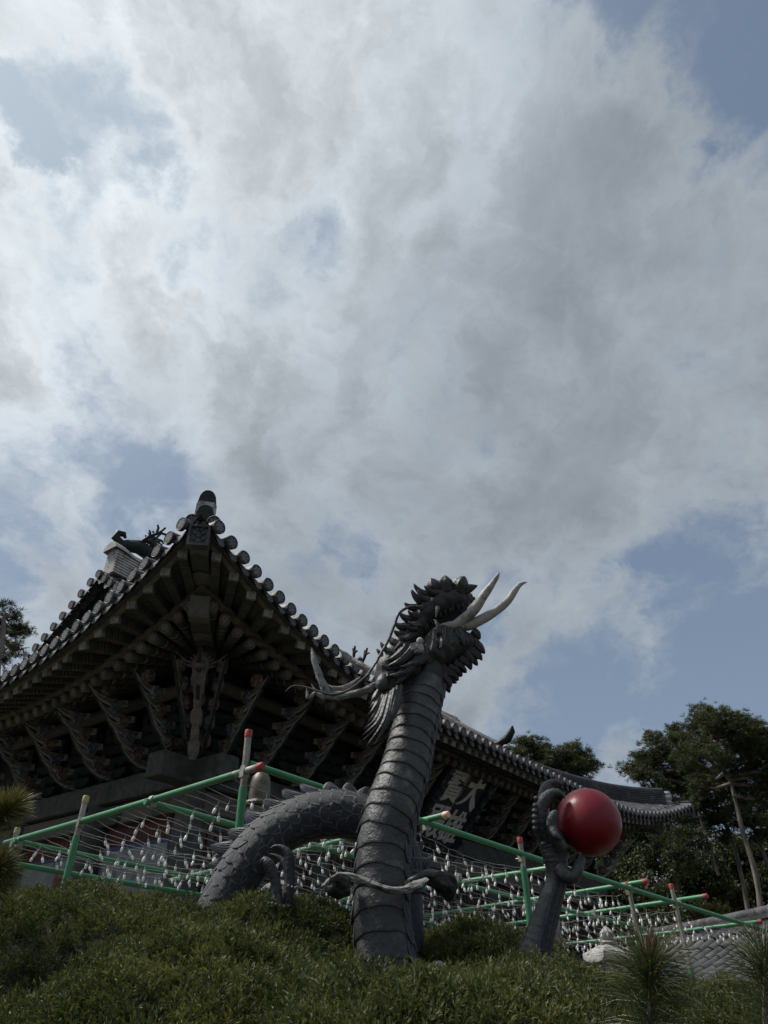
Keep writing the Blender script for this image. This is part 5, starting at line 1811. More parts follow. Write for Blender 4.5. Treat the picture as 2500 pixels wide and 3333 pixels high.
for b, t in zip(TUFTB, TUFTT):
    dpart('beard_lock', curl(b, t, 0.022, 0.18, ridges=9, hook=-0.08, fat=0.25), 'stone_head', JAW, angle=75)
    dpart('beard_lock', curl(Vector(b) + Vector((0.03, 0.012, -0.006)), Vector(t) + Vector((0.022, 0.0, 0.018)), 0.016, 0.12, ridges=8, hook=-0.05, fat=0.2), 'stone_head', JAW, angle=75)
    dpart('beard_lock', curl(Vector(b) + Vector((0.02, 0.18, 0)), Vector(t) + Vector((0.02, 0.22, 0)), 0.021, 0.10, ridges=9, hook=-0.05), 'stone_head', JAW, angle=75)
for i in range(13):                          # teeth along the upper and the lower jaw
    f = i / 12
    p = hu[int((0.50 + 0.46 * f) * (len(hu) - 1))]
    q = Vector((p[0] + 0.018, 3.905, p[2] - p[3] * 0.86))
    o = MB()
    o.tube([q, q + Vector((0.006, 0.004, -0.016)), q + Vector((0.010, 0.008, -0.028))], [0.0075, 0.005, 0.001], 7)
    dpart('tooth', o, 'stone_head', HEAD)
o = MB()
o.tube([p[:3] for p in spline(FANG, 4)], [p[3] for p in spline(FANG, 4)], 10)
dpart('fang', o, 'stone_dark', JAW)
o = MB()
o.tube([p[:3] for p in spline(FANG2, 4)], [p[3] for p in spline(FANG2, 4)], 10)
dpart('fang', o, 'driftwood', HEAD)
for e_ in EYE:
    o = MB()
    o.lathe([(0.002, -0.02), (0.016, -0.012), (0.021, 0), (0.016, 0.012), (0.002, 0.02)], 12, e_[:3])
    o.tube([(e_[0] - 0.04, e_[1] - 0.012, e_[2] - 0.005), (e_[0] - 0.005, e_[1] - 0.025, e_[2] + 0.028), (e_[0] + 0.04, e_[1] - 0.012, e_[2] + 0.03)], [0.006, 0.014, 0.006], 8)
    dpart('eye', o, 'stone_head', HEAD)
o = MB()
tg = spline(TONGUE0, 5)
o.tube([p[:3] for p in tg], [p[3] for p in tg], 16, flat=0.8)
TON = dpart('tongue', o, 'ivory')
for tp in (TONGUE1, TONGUE2):
    o = MB()
    tg = spline(tp, 6)
    o.tube([p[:3] for p in tg], [max(p[3], 0.001) for p in tg], 16, flat=0.85, mod=lambda i, k, a: 1 + 0.03 * math.sin(i * 0.8 + a * 2))
    dpart('tongue_tip', o, 'ivory', TON)
for b, m_, t in zip(MANEB, MANEM, MANET):
    pts = spline([b, m_, t], 6)
    o = MB()
    n = len(pts)
    o.tube(pts, [0.0135 * (0.8 + 0.5 * math.sin(math.pi * min(1, i / n * 1.4))) * (1 - (i / (n - 1)) ** 3) + 0.0012 for i in range(n)], 10, flat=1.3)
    dpart('mane_strand', o, 'stone_dark', HEAD)
o = MB()
cb, ct = Vector(CHEEK[0][:3]) + Vector((0.0, 0, 0.05)), Vector(CHEEK[1][:3]) + Vector((-0.015, 0, -0.055))
o.tube([cb.lerp(ct, f) for f in (0, 0.1, 0.3, 0.5, 0.7, 0.9, 1.0)], [0.008, 0.024, 0.038, 0.042, 0.038, 0.022, 0.006], 16)
dpart('cheek', o, 'stone_dark', HEAD)
for nm, pth, mat, md in (('whisker', WHISKER, 'stone_head', 0), ('whisker', WHISKER2, 'vine_wood', 0)):
    o = MB()
    w_ = spline(pth, 6)
    o.tube([p[:3] for p in w_], [max(p[3], 0.0015) for p in w_], 9)
    dpart(nm, o, mat, HEAD)
rough_w = lambda i, k, a: 1 + 0.16 * math.sin(a * 3 + i * 0.35) + 0.08 * math.sin(a * 5 - i * 0.8)
for pth in (ANTLER, ANTLERB, ANTLERC, ANTLERD, ANTLERE):
    o = MB()
    w_ = spline(pth, 6)
    o.tube([p[:3] for p in w_], [max(p[3], 0.0015) for p in w_], 12, mod=rough_w)
    dpart('antler', o, 'driftwood', HEAD)

# --- bleached collar around the neck
COLL = None
for pth in (COLLAR, COLLAR2, COLLAR3):
    o = MB()
    w_ = spline(pth, 7)
    o.tube([p[:3] for p in w_], [p[3] * 1.0 for p in w_], 14, flat=1.9, mod=rough_w)
    COLL = dpart('collar', o, 'driftwood') if COLL is None else (dpart('collar_piece', o, 'driftwood', COLL) or COLL) and COLL
for pth in (COLLAR4, FLAPL, FLAPR):
    o = MB()
    w_ = spline(pth, 6)
    o.tube([p[:3] for p in w_], [p[3] * 1.05 for p in w_], 14, flat=1.2, mod=rough_w)
    dpart('collar_flap', o, 'stone_head', COLL)

# --- right foreleg holding the ball
knuckle = lambda i, k, a: 1 + 0.025 * math.sin(i * 2.2) + 0.035 * math.sin(a * 5 + i * 0.7) + 0.02 * math.sin(a * 9 - i * 1.3)
o = MB()
w_ = spline(ARM, 8)
o.tube([p[:3] for p in w_], [p[3] for p in w_], 22, flat=0.95, mod=knuckle)
ARMO = dpart('foreleg', o, 'stone_dark')
for pth in (FINGA, FINGB, FINGC, FINGD, FINGE):
    o = MB()
    w_ = spline(pth, 7)
    o.tube([p[:3] for p in w_], [max(p[3], 0.002) for p in w_], 16, mod=lambda i, k, a: 1 + 0.028 * math.sin(i * 1.6) + 0.03 * math.sin(a * 5 + i))
    dpart('claw', o, 'stone_dark', ARMO)
for p in KNOB:
    o = MB()
    o.lathe([(0.001, -0.012), (0.010, -0.008), (0.014, 0), (0.010, 0.009), (0.001, 0.013)], 10, p)
    dpart('knuckle', o, 'stone_fin', ARMO)
w_ = spline(ARM, 3)
for i in range(3, 15):                       # overlapping scales down the outer side of the foreleg
    p = w_[i]
    t_ = (Vector(w_[i + 1][:3]) - Vector(w_[i - 1][:3])).normalized()
    for a in (-1.0, -0.35, 0.3):
        nrm = Vector((math.cos(a), math.sin(a) * 1.0 - 0.35, 0.05)).normalized()
        nrm = (nrm - t_ * nrm.dot(t_)).normalized()
        put('scale', SCALE, ARMO, M=TM(Vector(p[:3]) + nrm * p[3] * 0.90, frame(-t_, nrm), (0.05, 0.045, 0.032)))

# --- other foreleg, under the arch
o = MB()
w_ = spline(CLAWA, 6)
o.tube([p[:3] for p in w_], [max(p[3], 0.002) for p in w_], 16, mod=lambda i, k, a: 1 + 0.03 * math.sin(i * 1.9))
ARM2 = dpart('foreleg', o, 'stone_scale')
for pth in (CLAWB, CLAWC):
    o = MB()
    w_ = spline(pth, 6)
    o.tube([p[:3] for p in w_], [max(p[3], 0.002) for p in w_], 16, mod=lambda i, k, a: 1 + 0.035 * math.sin(i * 1.7))
    dpart('claw', o, 'stone_scale', ARM2)
for pth, f, rr in ((CLAWA, 0.32, 0.048), (CLAWB, 0.19, 0.050)):
    w_ = spline(pth, 6)
    c = Vector(w_[int(f * len(w_))][:3])
    for q in range(16):
        a = 2 * math.pi * q / 16
        bead = MB()
        bead.lathe([(0.001, -0.006), (0.005, -0.003), (0.0055, 0.002), (0.001, 0.006)], 7, c + Vector((math.cos(a) * rr * 1.0, math.sin(a) * rr, 0.006 * math.sin(a * 2))))
        dpart('bead', bead, 'granite_grey', ARM2)

# ================================================================== the ball in its claw and the figure in its mouth
bx_, by_, bz_, br_ = BALL[0]
BALLO = thing('red_ball', 'big glossy dark red ball gripped in the raised claw of the dragon', 'ball', (bx_, by_, bz_))
mb = MB()
n1, n2 = 48, 24
mb.lathe([(br_ * math.sin(math.pi * i / n2) + 1e-5, -br_ * math.cos(math.pi * i / n2)) for i in range(n2 + 1)], n1)
put('lacquered_shell', mb.mesh('lacquered_shell', 'red_lacquer', angle=80), BALLO)

hx, hy, hz, hr = MONK[0]
MNK = thing('monk_figurine', 'tiny grey stone child monk figure with a box sitting in the mouth of the dragon', 'figurine', (MONK[3][0], MONK[3][1], MONK[3][2] - 0.015))
off = -Vector(MNK.location)
o = MB()
o.lathe([(hr * math.sin(math.pi * i / 10) + 1e-5, -hr * math.cos(math.pi * i / 10)) for i in range(11)], 14, (hx, hy, hz))
put('head', o.mesh('head', 'granite_pale'), MNK, off)
o = MB()
o.lathe([(0.022, -0.035), (0.025, -0.015), (0.020, 0.008), (0.010, 0.018)], 12, (hx - 0.002, hy, MONK[1][2]))
o.tube([(hx - 0.018, hy - 0.012, hz - 0.022), (hx - 0.026, hy - 0.022, hz - 0.035), (hx - 0.020, hy - 0.028, hz - 0.046)], [0.008, 0.008, 0.007], 8)
put('body', o.mesh('body', 'granite_pale'), MNK, off)
o = MB()
o.box((MONK[2][0], hy - 0.012, MONK[2][2]), (0.052, 0.03, 0.030), Matrix.Rotation(RAD(-18), 3, 'Y'))
o.box((MONK[2][0], hy - 0.012, MONK[2][2] + 0.018), (0.056, 0.034, 0.008), Matrix.Rotation(RAD(-18), 3, 'Y'))
put('box', o.mesh('box', 'granite_pale', smooth=False), MNK, off)
o = MB()
o.lathe([(0.001, -0.028), (0.030, -0.02), (0.034, -0.006), (0.02, 0.002)], 12, (hx - 0.012, hy, MONK[3][2] + 0.0))
put('base', o.mesh('base', 'granite_grey'), MNK, off)
# ================================================================== green pipe canopy and its light strings
S0 = Vector((-0.924, 5.0, 0.0))
SU = Vector((0.710, 0.704, 0.0))        # along the long rails
SV = Vector((-0.755, 0.656, 0.0))       # along the cross rails


def can(t, s, dz=0.0):
    p = S0 + SU * t + SV * s
    p.z = 1.37 - 0.055 * t - 0.02 * s + dz
    return p


SCF0 = Vector((S0.x, S0.y, -0.14))
SCAF = thing('pipe_canopy', 'frame of green and grey scaffold pipes with red end caps in front of the temple', 'scaffold', SCF0)
rs = random.Random(8)


def capm(name, mat):
    o = MB()
    o.lathe([(0.025, -0.03), (0.0262, -0.025), (0.0262, 0.016), (0.022, 0.022), (0.001, 0.023)], 14)
    return o.mesh(name, mat)


CAPS = {k: capm('end_cap', k) for k in ('cap_red', 'cap_pink', 'cap_yellow')}


def pipe(a, b, r=0.0235, mat='pipe_green', cap=None, capend=0, bow=0.006):
    a, b = Vector(a), Vector(b)
    o = MB()
    n = 10
    L = (b - a).length
    pts = [a.lerp(b, i / n) + Vector((0, 0, -bow * L * math.sin(math.pi * i / n) * 0.4)) for i in range(n + 1)]
    o.tube(pts, r, 14)
    # sleeve joint where two lengths meet
    if L > 2.4 and mat == 'pipe_green':
        for f in ([0.36, 0.70] if L > 5 else [0.55]):
            c = a.lerp(b, f) + Vector((0, 0, -bow * L * math.sin(math.pi * f) * 0.4))
            d = (b - a).normalized()
            o.tube([c - d * 0.03, c + d * 0.03], r * 1.07, 14)
    ob = put('pipe', o.mesh('pipe', mat), SCAF, -SCF0)
    if cap:
        d = (a - b) if capend == 0 else (b - a)
        e_ = a if capend == 0 else b
        put('end_cap', CAPS[cap], ob, M=TM(e_, frame(d.cross(Vector((0.3, 0.7, 0.2))), d)))
    return ob


def clamp(p, d):
    o = MB()
    M = frame(d, (0, 0, 1))
    o.tube([p - M.col[0] * 0.022, p + M.col[0] * 0.022], 0.030, 12)
    o.box(p + Vector((0, 0, -0.025)), (0.05, 0.045, 0.05), M)
    o.tube([p + M.col[1] * 0.02 + Vector((0, 0, -0.02)), p + M.col[1] * 0.062 + Vector((0, 0, -0.02))], 0.006, 6)
    put('clamp', o.mesh('clamp', 'pipe_steel', angle=30), SCAF, -SCF0)


pipe(can(0.02, -0.02, 0.03), can(8.3, 0, 0.0))
pipe(can(-0.06, 1.03, -0.045), can(7.3, 1.06, -0.02))
pipe(can(-0.05, 3.02, -0.03), can(6.8, 3.0, 0.0))
pipe(can(-0.25, 3.12, -0.19), can(5.6, 3.1, -0.08))
pipe(can(0, 3.30, -0.0), can(0, -0.03, -0.02))
for t, c, ext in ((1.78, 'cap_pink', 0.20), (3.45, None, 0.0), (4.86, 'cap_red', 0.18), (5.90, 'cap_red', 0.30), (7.75, 'cap_red', 0.1)):
    pipe(can(t, -ext, 0.045 if ext else -0.04), can(t + rs.uniform(-.04, .04), 3.35, -0.03), cap=c)
    for s_ in (0.0, 1.04, 3.0):
        clamp(can(t, s_, 0.01), SU)
for s_ in (1.03, 3.02):
    clamp(can(0.0, s_, -0.02), SV)
pipe(can(0.0, -0.16, -0.02), can(0, 0.1, -0.02), mat='pipe_steel', cap='cap_red')


def post(t, s, top, sleeve, cap, lean=(0, 0)):
    p = can(t, s)
    zt_ = p.z + top
    b = Vector((p.x + lean[0], p.y + lean[1], -0.14))
    a = Vector((p.x, p.y, zt_))
    po = pipe(a, b, 0.0225, 'pipe_steel', cap, 0, bow=0)
    o = MB()
    f = (top + sleeve) / (zt_ + 0.14)
    q = a.lerp(b, f)
    o.tube([q, q + (b - q) * 0.02, b], [0.0255, 0.0275, 0.0275], 14)
    q2 = a.lerp(b, min(0.9, f + 0.25))
    o.tube([q2, b], [0.0315, 0.0315], 14)
    put('green_sleeve', o.mesh('green_sleeve', 'pipe_green'), po)
    clamp(can(t, s, -0.01), SU)


post(0.0, 0.0, 0.235, 0.12, 'cap_red', (0.012, 0))
post(0.0, 2.02, 0.16, 0.12, 'cap_yellow', (-0.05, 0.02))
post(0.0, 3.12, 0.08, 0.25, 'cap_yellow', (0, 0))
post(3.02, 0.0, 0.12, 0.10, 'cap_red', (0.05, 0))
post(4.86, 0.02, 0.04, 0.42, 'cap_red', (0.06, 0))
post(5.78, 0.0, 0.16, 0.6, 'cap_red', (0.05, 0))
post(3.02, 3.0, 0.05, 0.2, 'cap_red')
post(5.9, 3.0, 0.05, 0.2, 'cap_red')

# bulb: cord, socket and a frosted glass lozenge
o = MB()
o.tube([(0, 0, 0.0), (0.002, 0, -0.02), (0, 0, -0.045)], 0.0028, 6, mat=1)
o.lathe([(0.004, -0.045), (0.009, -0.05), (0.0095, -0.066), (0.008, -0.068)], 10, mat=1)
o.lathe([(0.009, -0.066), (0.0125, -0.074), (0.0135, -0.090), (0.0125, -0.106), (0.007, -0.115), (0.001, -0.117)], 12, mat=0)
BULB = o.mesh('bulb', ('bulb_glass', 'wire'))
ORD = ['nearest', 'second', 'third', 'fourth', 'fifth', 'sixth', 'seventh', 'eighth', 'ninth', 'tenth', 'eleventh', 'twelfth', 'thirteenth', 'fourteenth', 'fifteenth', 'sixteenth', 'seventeenth', 'eighteenth', 'nineteenth', 'twentieth', 'twenty-first', 'farthest']
NS = 22
cross_t = [0.0, 1.78, 3.45, 4.86, 5.9, 7.75]
for i in range(NS):
    s_ = 0.08 + 0.142 * i
    lab = ('light string of white bulbs hanging %s to the front rail of the pipe canopy' % ORD[i]) if i in (0,) else \
          ('light string of white bulbs, farthest row from the front rail of the pipe canopy' if i == NS - 1 else
           'light string of white bulbs, %s row back from the front rail of the pipe canopy' % ORD[i])
    org = can(0, s_)
    T_ = thing('light_string', lab, 'string lights', org, group='light strings under the canopy')
    pts = []
    drops = []
    for a, b in zip(cross_t, cross_t[1:]):
        nn = max(6, int((b - a) / 0.09))
        sag = 0.035 + rs.uniform(0, 0.05)
        for q in range(nn):
            f = q / nn
            t = a + (b - a) * f
            pts.append((t, s_ + 0.03 * math.sin(t * 3.1 + i) + rs.uniform(-.010, .010), -0.055 - sag * 4 * f * (1 - f) + rs.uniform(-.009, .009)))
    pts.append((cross_t[-1], s_, -0.05))
    wv = [can(*p) - org for p in pts]
    o = MB()
    o.tube(wv, 0.0028, 5)
    put('wire', o.mesh('wire', 'wire'), T_)
    t = 0.10 + rs.uniform(0, 0.2)
    while t < 7.6:
        k = min(range(len(pts)), key=lambda j: abs(pts[j][0] - t))
        R_ = Matrix.Rotation(rs.gauss(0, 0.16), 3, 'X') @ Matrix.Rotation(rs.gauss(0, 0.22), 3, 'Y') @ Matrix.Rotation(rs.uniform(0, 6), 3, 'Z')
        put('bulb', BULB, T_, M=TM(wv[k], R_, rs.uniform(0.74, 0.90)))
        t += 0.20 + rs.uniform(-0.04, 0.06)
# ================================================================== juniper mounds
npr = np.random.default_rng(4)


def sprig(seed):
    """one juniper spray: a short axis with plumes of scale-like leaflets"""
    r = np.random.default_rng(seed)
    V, T, C = [], [], []

    def leaf(p, d, l, w, c0, c1):
        d = d / np.linalg.norm(d)
        s = np.cross(d, r.normal(size=3))
        s /= np.linalg.norm(s)
        o = len(V)
        V.extend([p + s * w, p - s * w, p + d * l])
        T.append((o, o + 1, o + 2))
        C.extend([c0, c0, c1])
    bend = r.normal(size=2) * 0.22
    for k in range(6):
        f = 0.0 if k == 0 else 0.12 + 0.62 * (k - 1) / 5
        a = k * 2.4 + r.uniform(-.5, .5)
        out = np.array([math.cos(a), math.sin(a), 0.0]) * (0.12 if k == 0 else 0.75) * r.uniform(.8, 1.2)
        d = out + np.array([bend[0], bend[1], 0.9])
        d /= np.linalg.norm(d)
        p0 = np.array([bend[0] * f * f, bend[1] * f * f, f])
        L = (1.0 if k == 0 else 0.62 - 0.25 * f) * r.uniform(0.85, 1.15)
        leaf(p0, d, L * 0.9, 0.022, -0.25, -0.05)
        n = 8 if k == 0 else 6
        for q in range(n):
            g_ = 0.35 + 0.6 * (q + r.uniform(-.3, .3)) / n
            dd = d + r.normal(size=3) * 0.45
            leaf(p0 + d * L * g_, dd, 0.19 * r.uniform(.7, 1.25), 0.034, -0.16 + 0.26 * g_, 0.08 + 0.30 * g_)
    return np.array(V), np.array(T), np.array(C)


SPRIGS = [sprig(100 + k) for k in range(5)]


def lump_noise(x, y, k=0):
    return (np.sin(x * 5.1 + y * 2.3 + k) + np.sin(x * 2.7 - y * 4.9 + 1.7 * k) + np.sin(x * 9.3 + y * 7.7 + k * .6) * 0.6 + np.sin(-x * 13.1 + y * 11.9 + k) * 0.4) / 3.0


def juniper(label, c, rx, ry, top, drop, dens, seed, size=0.061, hole=None, lean=(-0.22, -0.05)):
    base = Vector((c[0], c[1], top - drop - 0.1))
    t = thing('juniper_shrub', label, 'shrub', base, group='juniper mounds on the bank')

    def h(x, y):
        rho = np.sqrt(((x - c[0]) / rx) ** 2 + ((y - c[1]) / ry) ** 2)
        return top - drop * np.clip(rho, 0, 1.3) ** 2.3 + 0.055 * lump_noise(x, y, seed) + 0.02 * lump_noise(x * 2.7, y * 2.7, seed + 3)
    # dark twiggy inside
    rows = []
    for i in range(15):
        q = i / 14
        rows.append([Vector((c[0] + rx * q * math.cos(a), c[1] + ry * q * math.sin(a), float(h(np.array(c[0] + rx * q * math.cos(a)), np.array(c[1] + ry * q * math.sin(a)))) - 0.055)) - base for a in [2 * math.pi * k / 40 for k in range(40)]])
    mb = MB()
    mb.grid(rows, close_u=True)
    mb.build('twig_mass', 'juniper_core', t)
    st_ = MB()
    rr = random.Random(seed)
    for q in range(9):
        a = rr.uniform(0, 6.28)
        e_ = Vector((rx * 0.7 * math.cos(a), ry * 0.7 * math.sin(a), drop * 0.6))
        st_.tube([(0, 0, -0.05), e_ * 0.4 + Vector((0, 0, 0.05)), e_], [0.03, 0.02, 0.008], 6)
    so = st_.build('stem', 'bark', t)
    so['kind'] = 'stuff'
    # sprigs
    r = np.random.default_rng(seed)
    N = int(dens * math.pi * rx * ry)
    a = r.uniform(0, 2 * np.pi, N)
    q = np.sqrt(r.uniform(0, 1, N)) * 1.02
    x, y = c[0] + rx * q * np.cos(a), c[1] + ry * q * np.sin(a)
    keep = (y < c[1] + ry * 0.16) & (np.abs(x) < 0.55 * y + 0.35)
    if hole:
        for hx_, hy_, hr_ in hole:
            keep &= (x - hx_) ** 2 + (y - hy_) ** 2 > hr_ ** 2
    x, y = x[keep], y[keep]
    z = h(x, y)
    low = z / y > -0.13
    x, y, z = x[low], y[low], z[low]
    e = 0.02
    gx_, gy_ = (h(x + e, y) - z) / e, (h(x, y + e) - z) / e
    # sprays grow in tufts: each sprig leans away from the middle of its own tuft
    K = max(8, int(math.pi * rx * ry / 0.0105))
    ka, kq = r.uniform(0, 2 * np.pi, K), np.sqrt(r.uniform(0, 1, K)) * 1.02
    kx, ky = c[0] + rx * kq * np.cos(ka), c[1] + ry * kq * np.sin(ka)
    kh = r.uniform(-0.02, 0.03, K)
    ks = r.normal(size=(K, 2)) * 0.16
    near = np.concatenate([np.argmin((xx[:, None] - kx) ** 2 + (yy[:, None] - ky) ** 2, axis=1) for xx, yy in zip(np.array_split(x, 24), np.array_split(y, 24))]) if len(x) else np.zeros(0, int)
    tx, ty = (x - kx[near]) / 0.075, (y - ky[near]) / 0.075
    rr2 = np.clip(tx ** 2 + ty ** 2, 0, 1.6)
    z = z + kh[near] + 0.040 * (1 - rr2)
    nrm = np.stack([-gx_, -gy_, np.ones_like(x)], 1)
    nrm /= np.linalg.norm(nrm, axis=1, keepdims=True)
    d = nrm * 0.55 + np.array([lean[0], lean[1], 0.75]) + r.normal(size=nrm.shape) * 0.24
    d[:, 0] += tx * 0.50 + ks[near, 0]
    d[:, 1] += ty * 0.50 + ks[near, 1]
    pos = np.stack([x, y, z - 0.045 + r.uniform(-0.03, 0.012, len(x))], 1) - np.array(base)
    sc_ = size * r.uniform(0.7, 1.35, len(x))
    tn = 0.46 + 0.22 * lump_noise(x * 1.9, y * 1.9, seed + 9) + r.normal(size=len(x)) * 0.10
    Vs, Ts, Cs = [], [], []
    o = 0
    pick = r.integers(0, len(SPRIGS), len(x))
    for k, (bv, bt, bc) in enumerate(SPRIGS):
        m_ = pick == k
        V, T, C = scatter(bv, bt, pos[m_], d[m_], sc_[m_], r, bc, tn[m_])
        Vs.append(V)
        Ts.append(T + o)
        Cs.append(C)
        o += len(V)
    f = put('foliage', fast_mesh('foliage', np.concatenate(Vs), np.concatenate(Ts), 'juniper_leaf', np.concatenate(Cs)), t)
    f['kind'] = 'stuff'
    return t


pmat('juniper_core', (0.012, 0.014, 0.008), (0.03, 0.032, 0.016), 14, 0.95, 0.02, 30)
NECKHOLE = [(0.005, 3.98, 0.155), (0.66, 3.80, 0.085), (-0.93, 4.32, 0.12)]
juniper('broad juniper mound filling the lower left corner of the picture', (-1.62, 3.92), 1.95, 1.40, 0.455, 0.75, 2700, 31)
juniper('juniper mound at the foot of the arched dragon body and its small claw', (-0.58, 4.38), 1.25, 1.05, 0.465, 0.85, 3600, 32, hole=NECKHOLE)
juniper('wide bright juniper mound along the bottom edge left of the neck', (-0.55, 2.95), 1.10, 1.05, 0.19, 0.70, 4700, 37, hole=NECKHOLE)
juniper('dark juniper mound right of the neck base and below the red ball', (0.52, 3.30), 0.82, 0.95, 0.165, 0.60, 4700, 33, hole=NECKHOLE)
juniper('small juniper clump growing just behind the neck on its right side', (0.56, 4.62), 0.72, 0.70, 0.40, 0.5, 3400, 34, hole=NECKHOLE)
juniper('low juniper clump at the bottom right under the young pine', (1.28, 3.10), 1.05, 1.05, 0.075, 0.5, 4000, 35)
juniper('low juniper clump directly in front of the stone neck', (0.10, 2.45), 0.85, 0.85, 0.085, 0.5, 4700, 36, hole=NECKHOLE)

# ================================================================== pines close to the camera


def needles(base, axis, n, length, spread, r, width=0.0011, tint=0.5):
    """needle pairs leaving a shoot; arrays of triangles"""
    ax = np.array(axis, float)
    ax /= np.linalg.norm(ax)
    d = r.normal(size=(n, 3))
    d -= np.outer(d @ ax, ax)
    d /= np.linalg.norm(d, axis=1, keepdims=True)
    k = r.uniform(spread[0], spread[1], n)[:, None]
    d = d * k + ax * (1.15 - k)
    d /= np.linalg.norm(d, axis=1, keepdims=True)
    L = length * r.uniform(0.7, 1.1, n)[:, None]
    s = np.cross(d, r.normal(size=(n, 3)))
    s /= np.linalg.norm(s, axis=1, keepdims=True)
    p0 = np.asarray(base)
    bend = np.array([0, 0, -0.10]) * L + s * L * 0.04
    p1 = p0 + d * L * 0.55
    p2 = p0 + d * L + bend
    w = s * width
    V = np.stack([p0 + w, p0 - w, p1 + w, p1 - w, p2], 1)
    T = np.array([(0, 1, 2), (1, 3, 2), (2, 3, 4)])[None] + (np.arange(n) * 5)[:, None, None]
    C = np.tile(np.array([-0.2, -0.2, 0, 0, 0.2]), (n, 1)) + (tint + r.normal(size=n) * 0.16)[:, None]
    return V.reshape(-1, 3), T.reshape(-1, 3), np.clip(C, 0, 1).ravel()


def young_pine(label, stem, shoots, n, length, seed, buds=True, spread=(0.25, 1.1), width=0.0011, stem_r=0.0042, tint=0.5):
    r = np.random.default_rng(seed)
    org = Vector(stem[-1])
    t = thing('young_pine', label, 'pine', org, group='young pines near the camera')
    o = MB()
    sp = [Vector(p[:3]) - org for p in spline(stem, 6)]
    o.tube(sp, [stem_r * (0.55 + 0.6 * i / len(sp)) for i in range(len(sp))], 8)
    o.build('stem', 'bark', t)
    Vs, Ts, Cs, off_ = [], [], [], 0
    top = sp[0]
    axis0 = (sp[0] - sp[4]).normalized()
    for (f, m_, axis, ln) in shoots:
        idx = min(len(sp) - 1, int(f * (len(sp) - 1)))
        base = np.array(sp[idx])[None] + np.array(axis0)[None] * r.uniform(-0.035, 0.012, (m_, 1))
        V, T, C = needles(base, axis if axis else tuple(axis0), m_, length * ln, spread, r, width, tint)
        Vs.append(V)
        Ts.append(T + off_)
        Cs.append(C)
        off_ += len(V)
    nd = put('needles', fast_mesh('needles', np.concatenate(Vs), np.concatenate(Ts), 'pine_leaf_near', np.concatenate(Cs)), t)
    nd['kind'] = 'stuff'
    if buds:
        for k in range(5):
            a = k * 1.26
            q = top + Vector((math.cos(a) * 0.006, math.sin(a) * 0.006, 0)) * (0 if k == 0 else 1)
            b = MB()
            hgt = 0.046 if k == 0 else 0.032
            e_ = axis0 + Vector((math.cos(a), math.sin(a), 0)) * (0 if k == 0 else 0.22)
            b.tube([q, q + e_ * hgt * 0.3, q + e_ * hgt * 0.7, q + e_ * hgt], [0.004, 0.0062, 0.005, 0.0012], 8, mod=lambda i, kk, aa: 1 + 0.12 * math.cos(aa * 4 + i * 2))
            b.build('bud', 'pine_bud', t)
    return t


pmat('pine_bud', (0.075, 0.042, 0.03), (0.14, 0.085, 0.065), 60, 0.7, 0.002, 90)
young_pine('young pine shoot with reddish buds and long needles at the lower right', PS_R,
           [(0.03, 90, None, 1.0), (0.12, 170, None, 1.1), (0.20, 190, None, 1.1), (0.30, 190, None, 1.05), (0.42, 180, None, 1.0), (0.56, 170, None, 0.95), (0.72, 150, None, 0.9), (0.88, 130, None, 0.85)], 0, 0.112, 51, spread=(0.35, 1.3), width=0.0005)
young_pine('yellowish young pine shoot cut by the right edge of the picture', PS_R2,
           [(0.02, 150, (0.1, -0.1, 1), 1.0), (0.14, 150, None, 1.0), (0.3, 140, None, 1.0), (0.45, 140, None, 0.9), (0.6, 130, None, 0.9), (0.8, 120, None, 0.9)], 0, 0.095, 52, buds=False, spread=(0.35, 1.35), width=0.0005)
young_pine('sunlit pine branch tip at the left edge in front of the temple eaves', PS_L,
           [(0.0, 420, (0.65, -0.1, 0.75), 1.0), (0.05, 380, (0.5, -0.2, 0.8), 1.0), (0.12, 380, (0.3, -0.1, 0.9), 1.0), (0.22, 300, (0.4, 0, 0.9), 1.0)], 0, 0.125, 53, buds=False, spread=(0.15, 0.85), width=0.0012, tint=0.85, stem_r=0.012)  # higher tint than the shaded tip: sunlight put into the needle colour
young_pine('shaded pine branch tip at the left edge below the sunlit one', PS_L2,
           [(0.0, 420, (0.5, -0.1, 0.5), 1.0), (0.07, 380, (0.3, -0.2, 0.8), 1.0), (0.2, 340, (0.6, -0.1, 0.2), 1.0)], 0, 0.13, 54, buds=False, spread=(0.15, 1.1), width=0.0012, tint=0.7, stem_r=0.012)

# ================================================================== trees behind the hall


def tuft(seed, n=15):
    r = np.random.default_rng(seed)
    V, T, C = [], [], []
    for i in range(n):
        a = i * 2.4
        el = r.uniform(0.05, 1.35)
        d = np.array([math.cos(a) * math.cos(el), math.sin(a) * math.cos(el), math.sin(el)])
        s = np.cross(d, r.normal(size=3))
        s /= np.linalg.norm(s)
        l = r.uniform(0.75, 1.1)
        o = len(V)
        V.extend([d * 0.05 + s * 0.03, d * 0.05 - s * 0.03, d * l * 0.6 + s * 0.042, d * l * 0.6 - s * 0.042, d * l])
        T.extend([(o, o + 1, o + 2), (o + 1, o + 3, o + 2), (o + 2, o + 3, o + 4)])
        C.extend([-0.2, -0.2, 0, 0, 0.15])
    return np.array(V), np.array(T), np.array(C)


TUFTS = [tuft(200 + k) for k in range(3)]


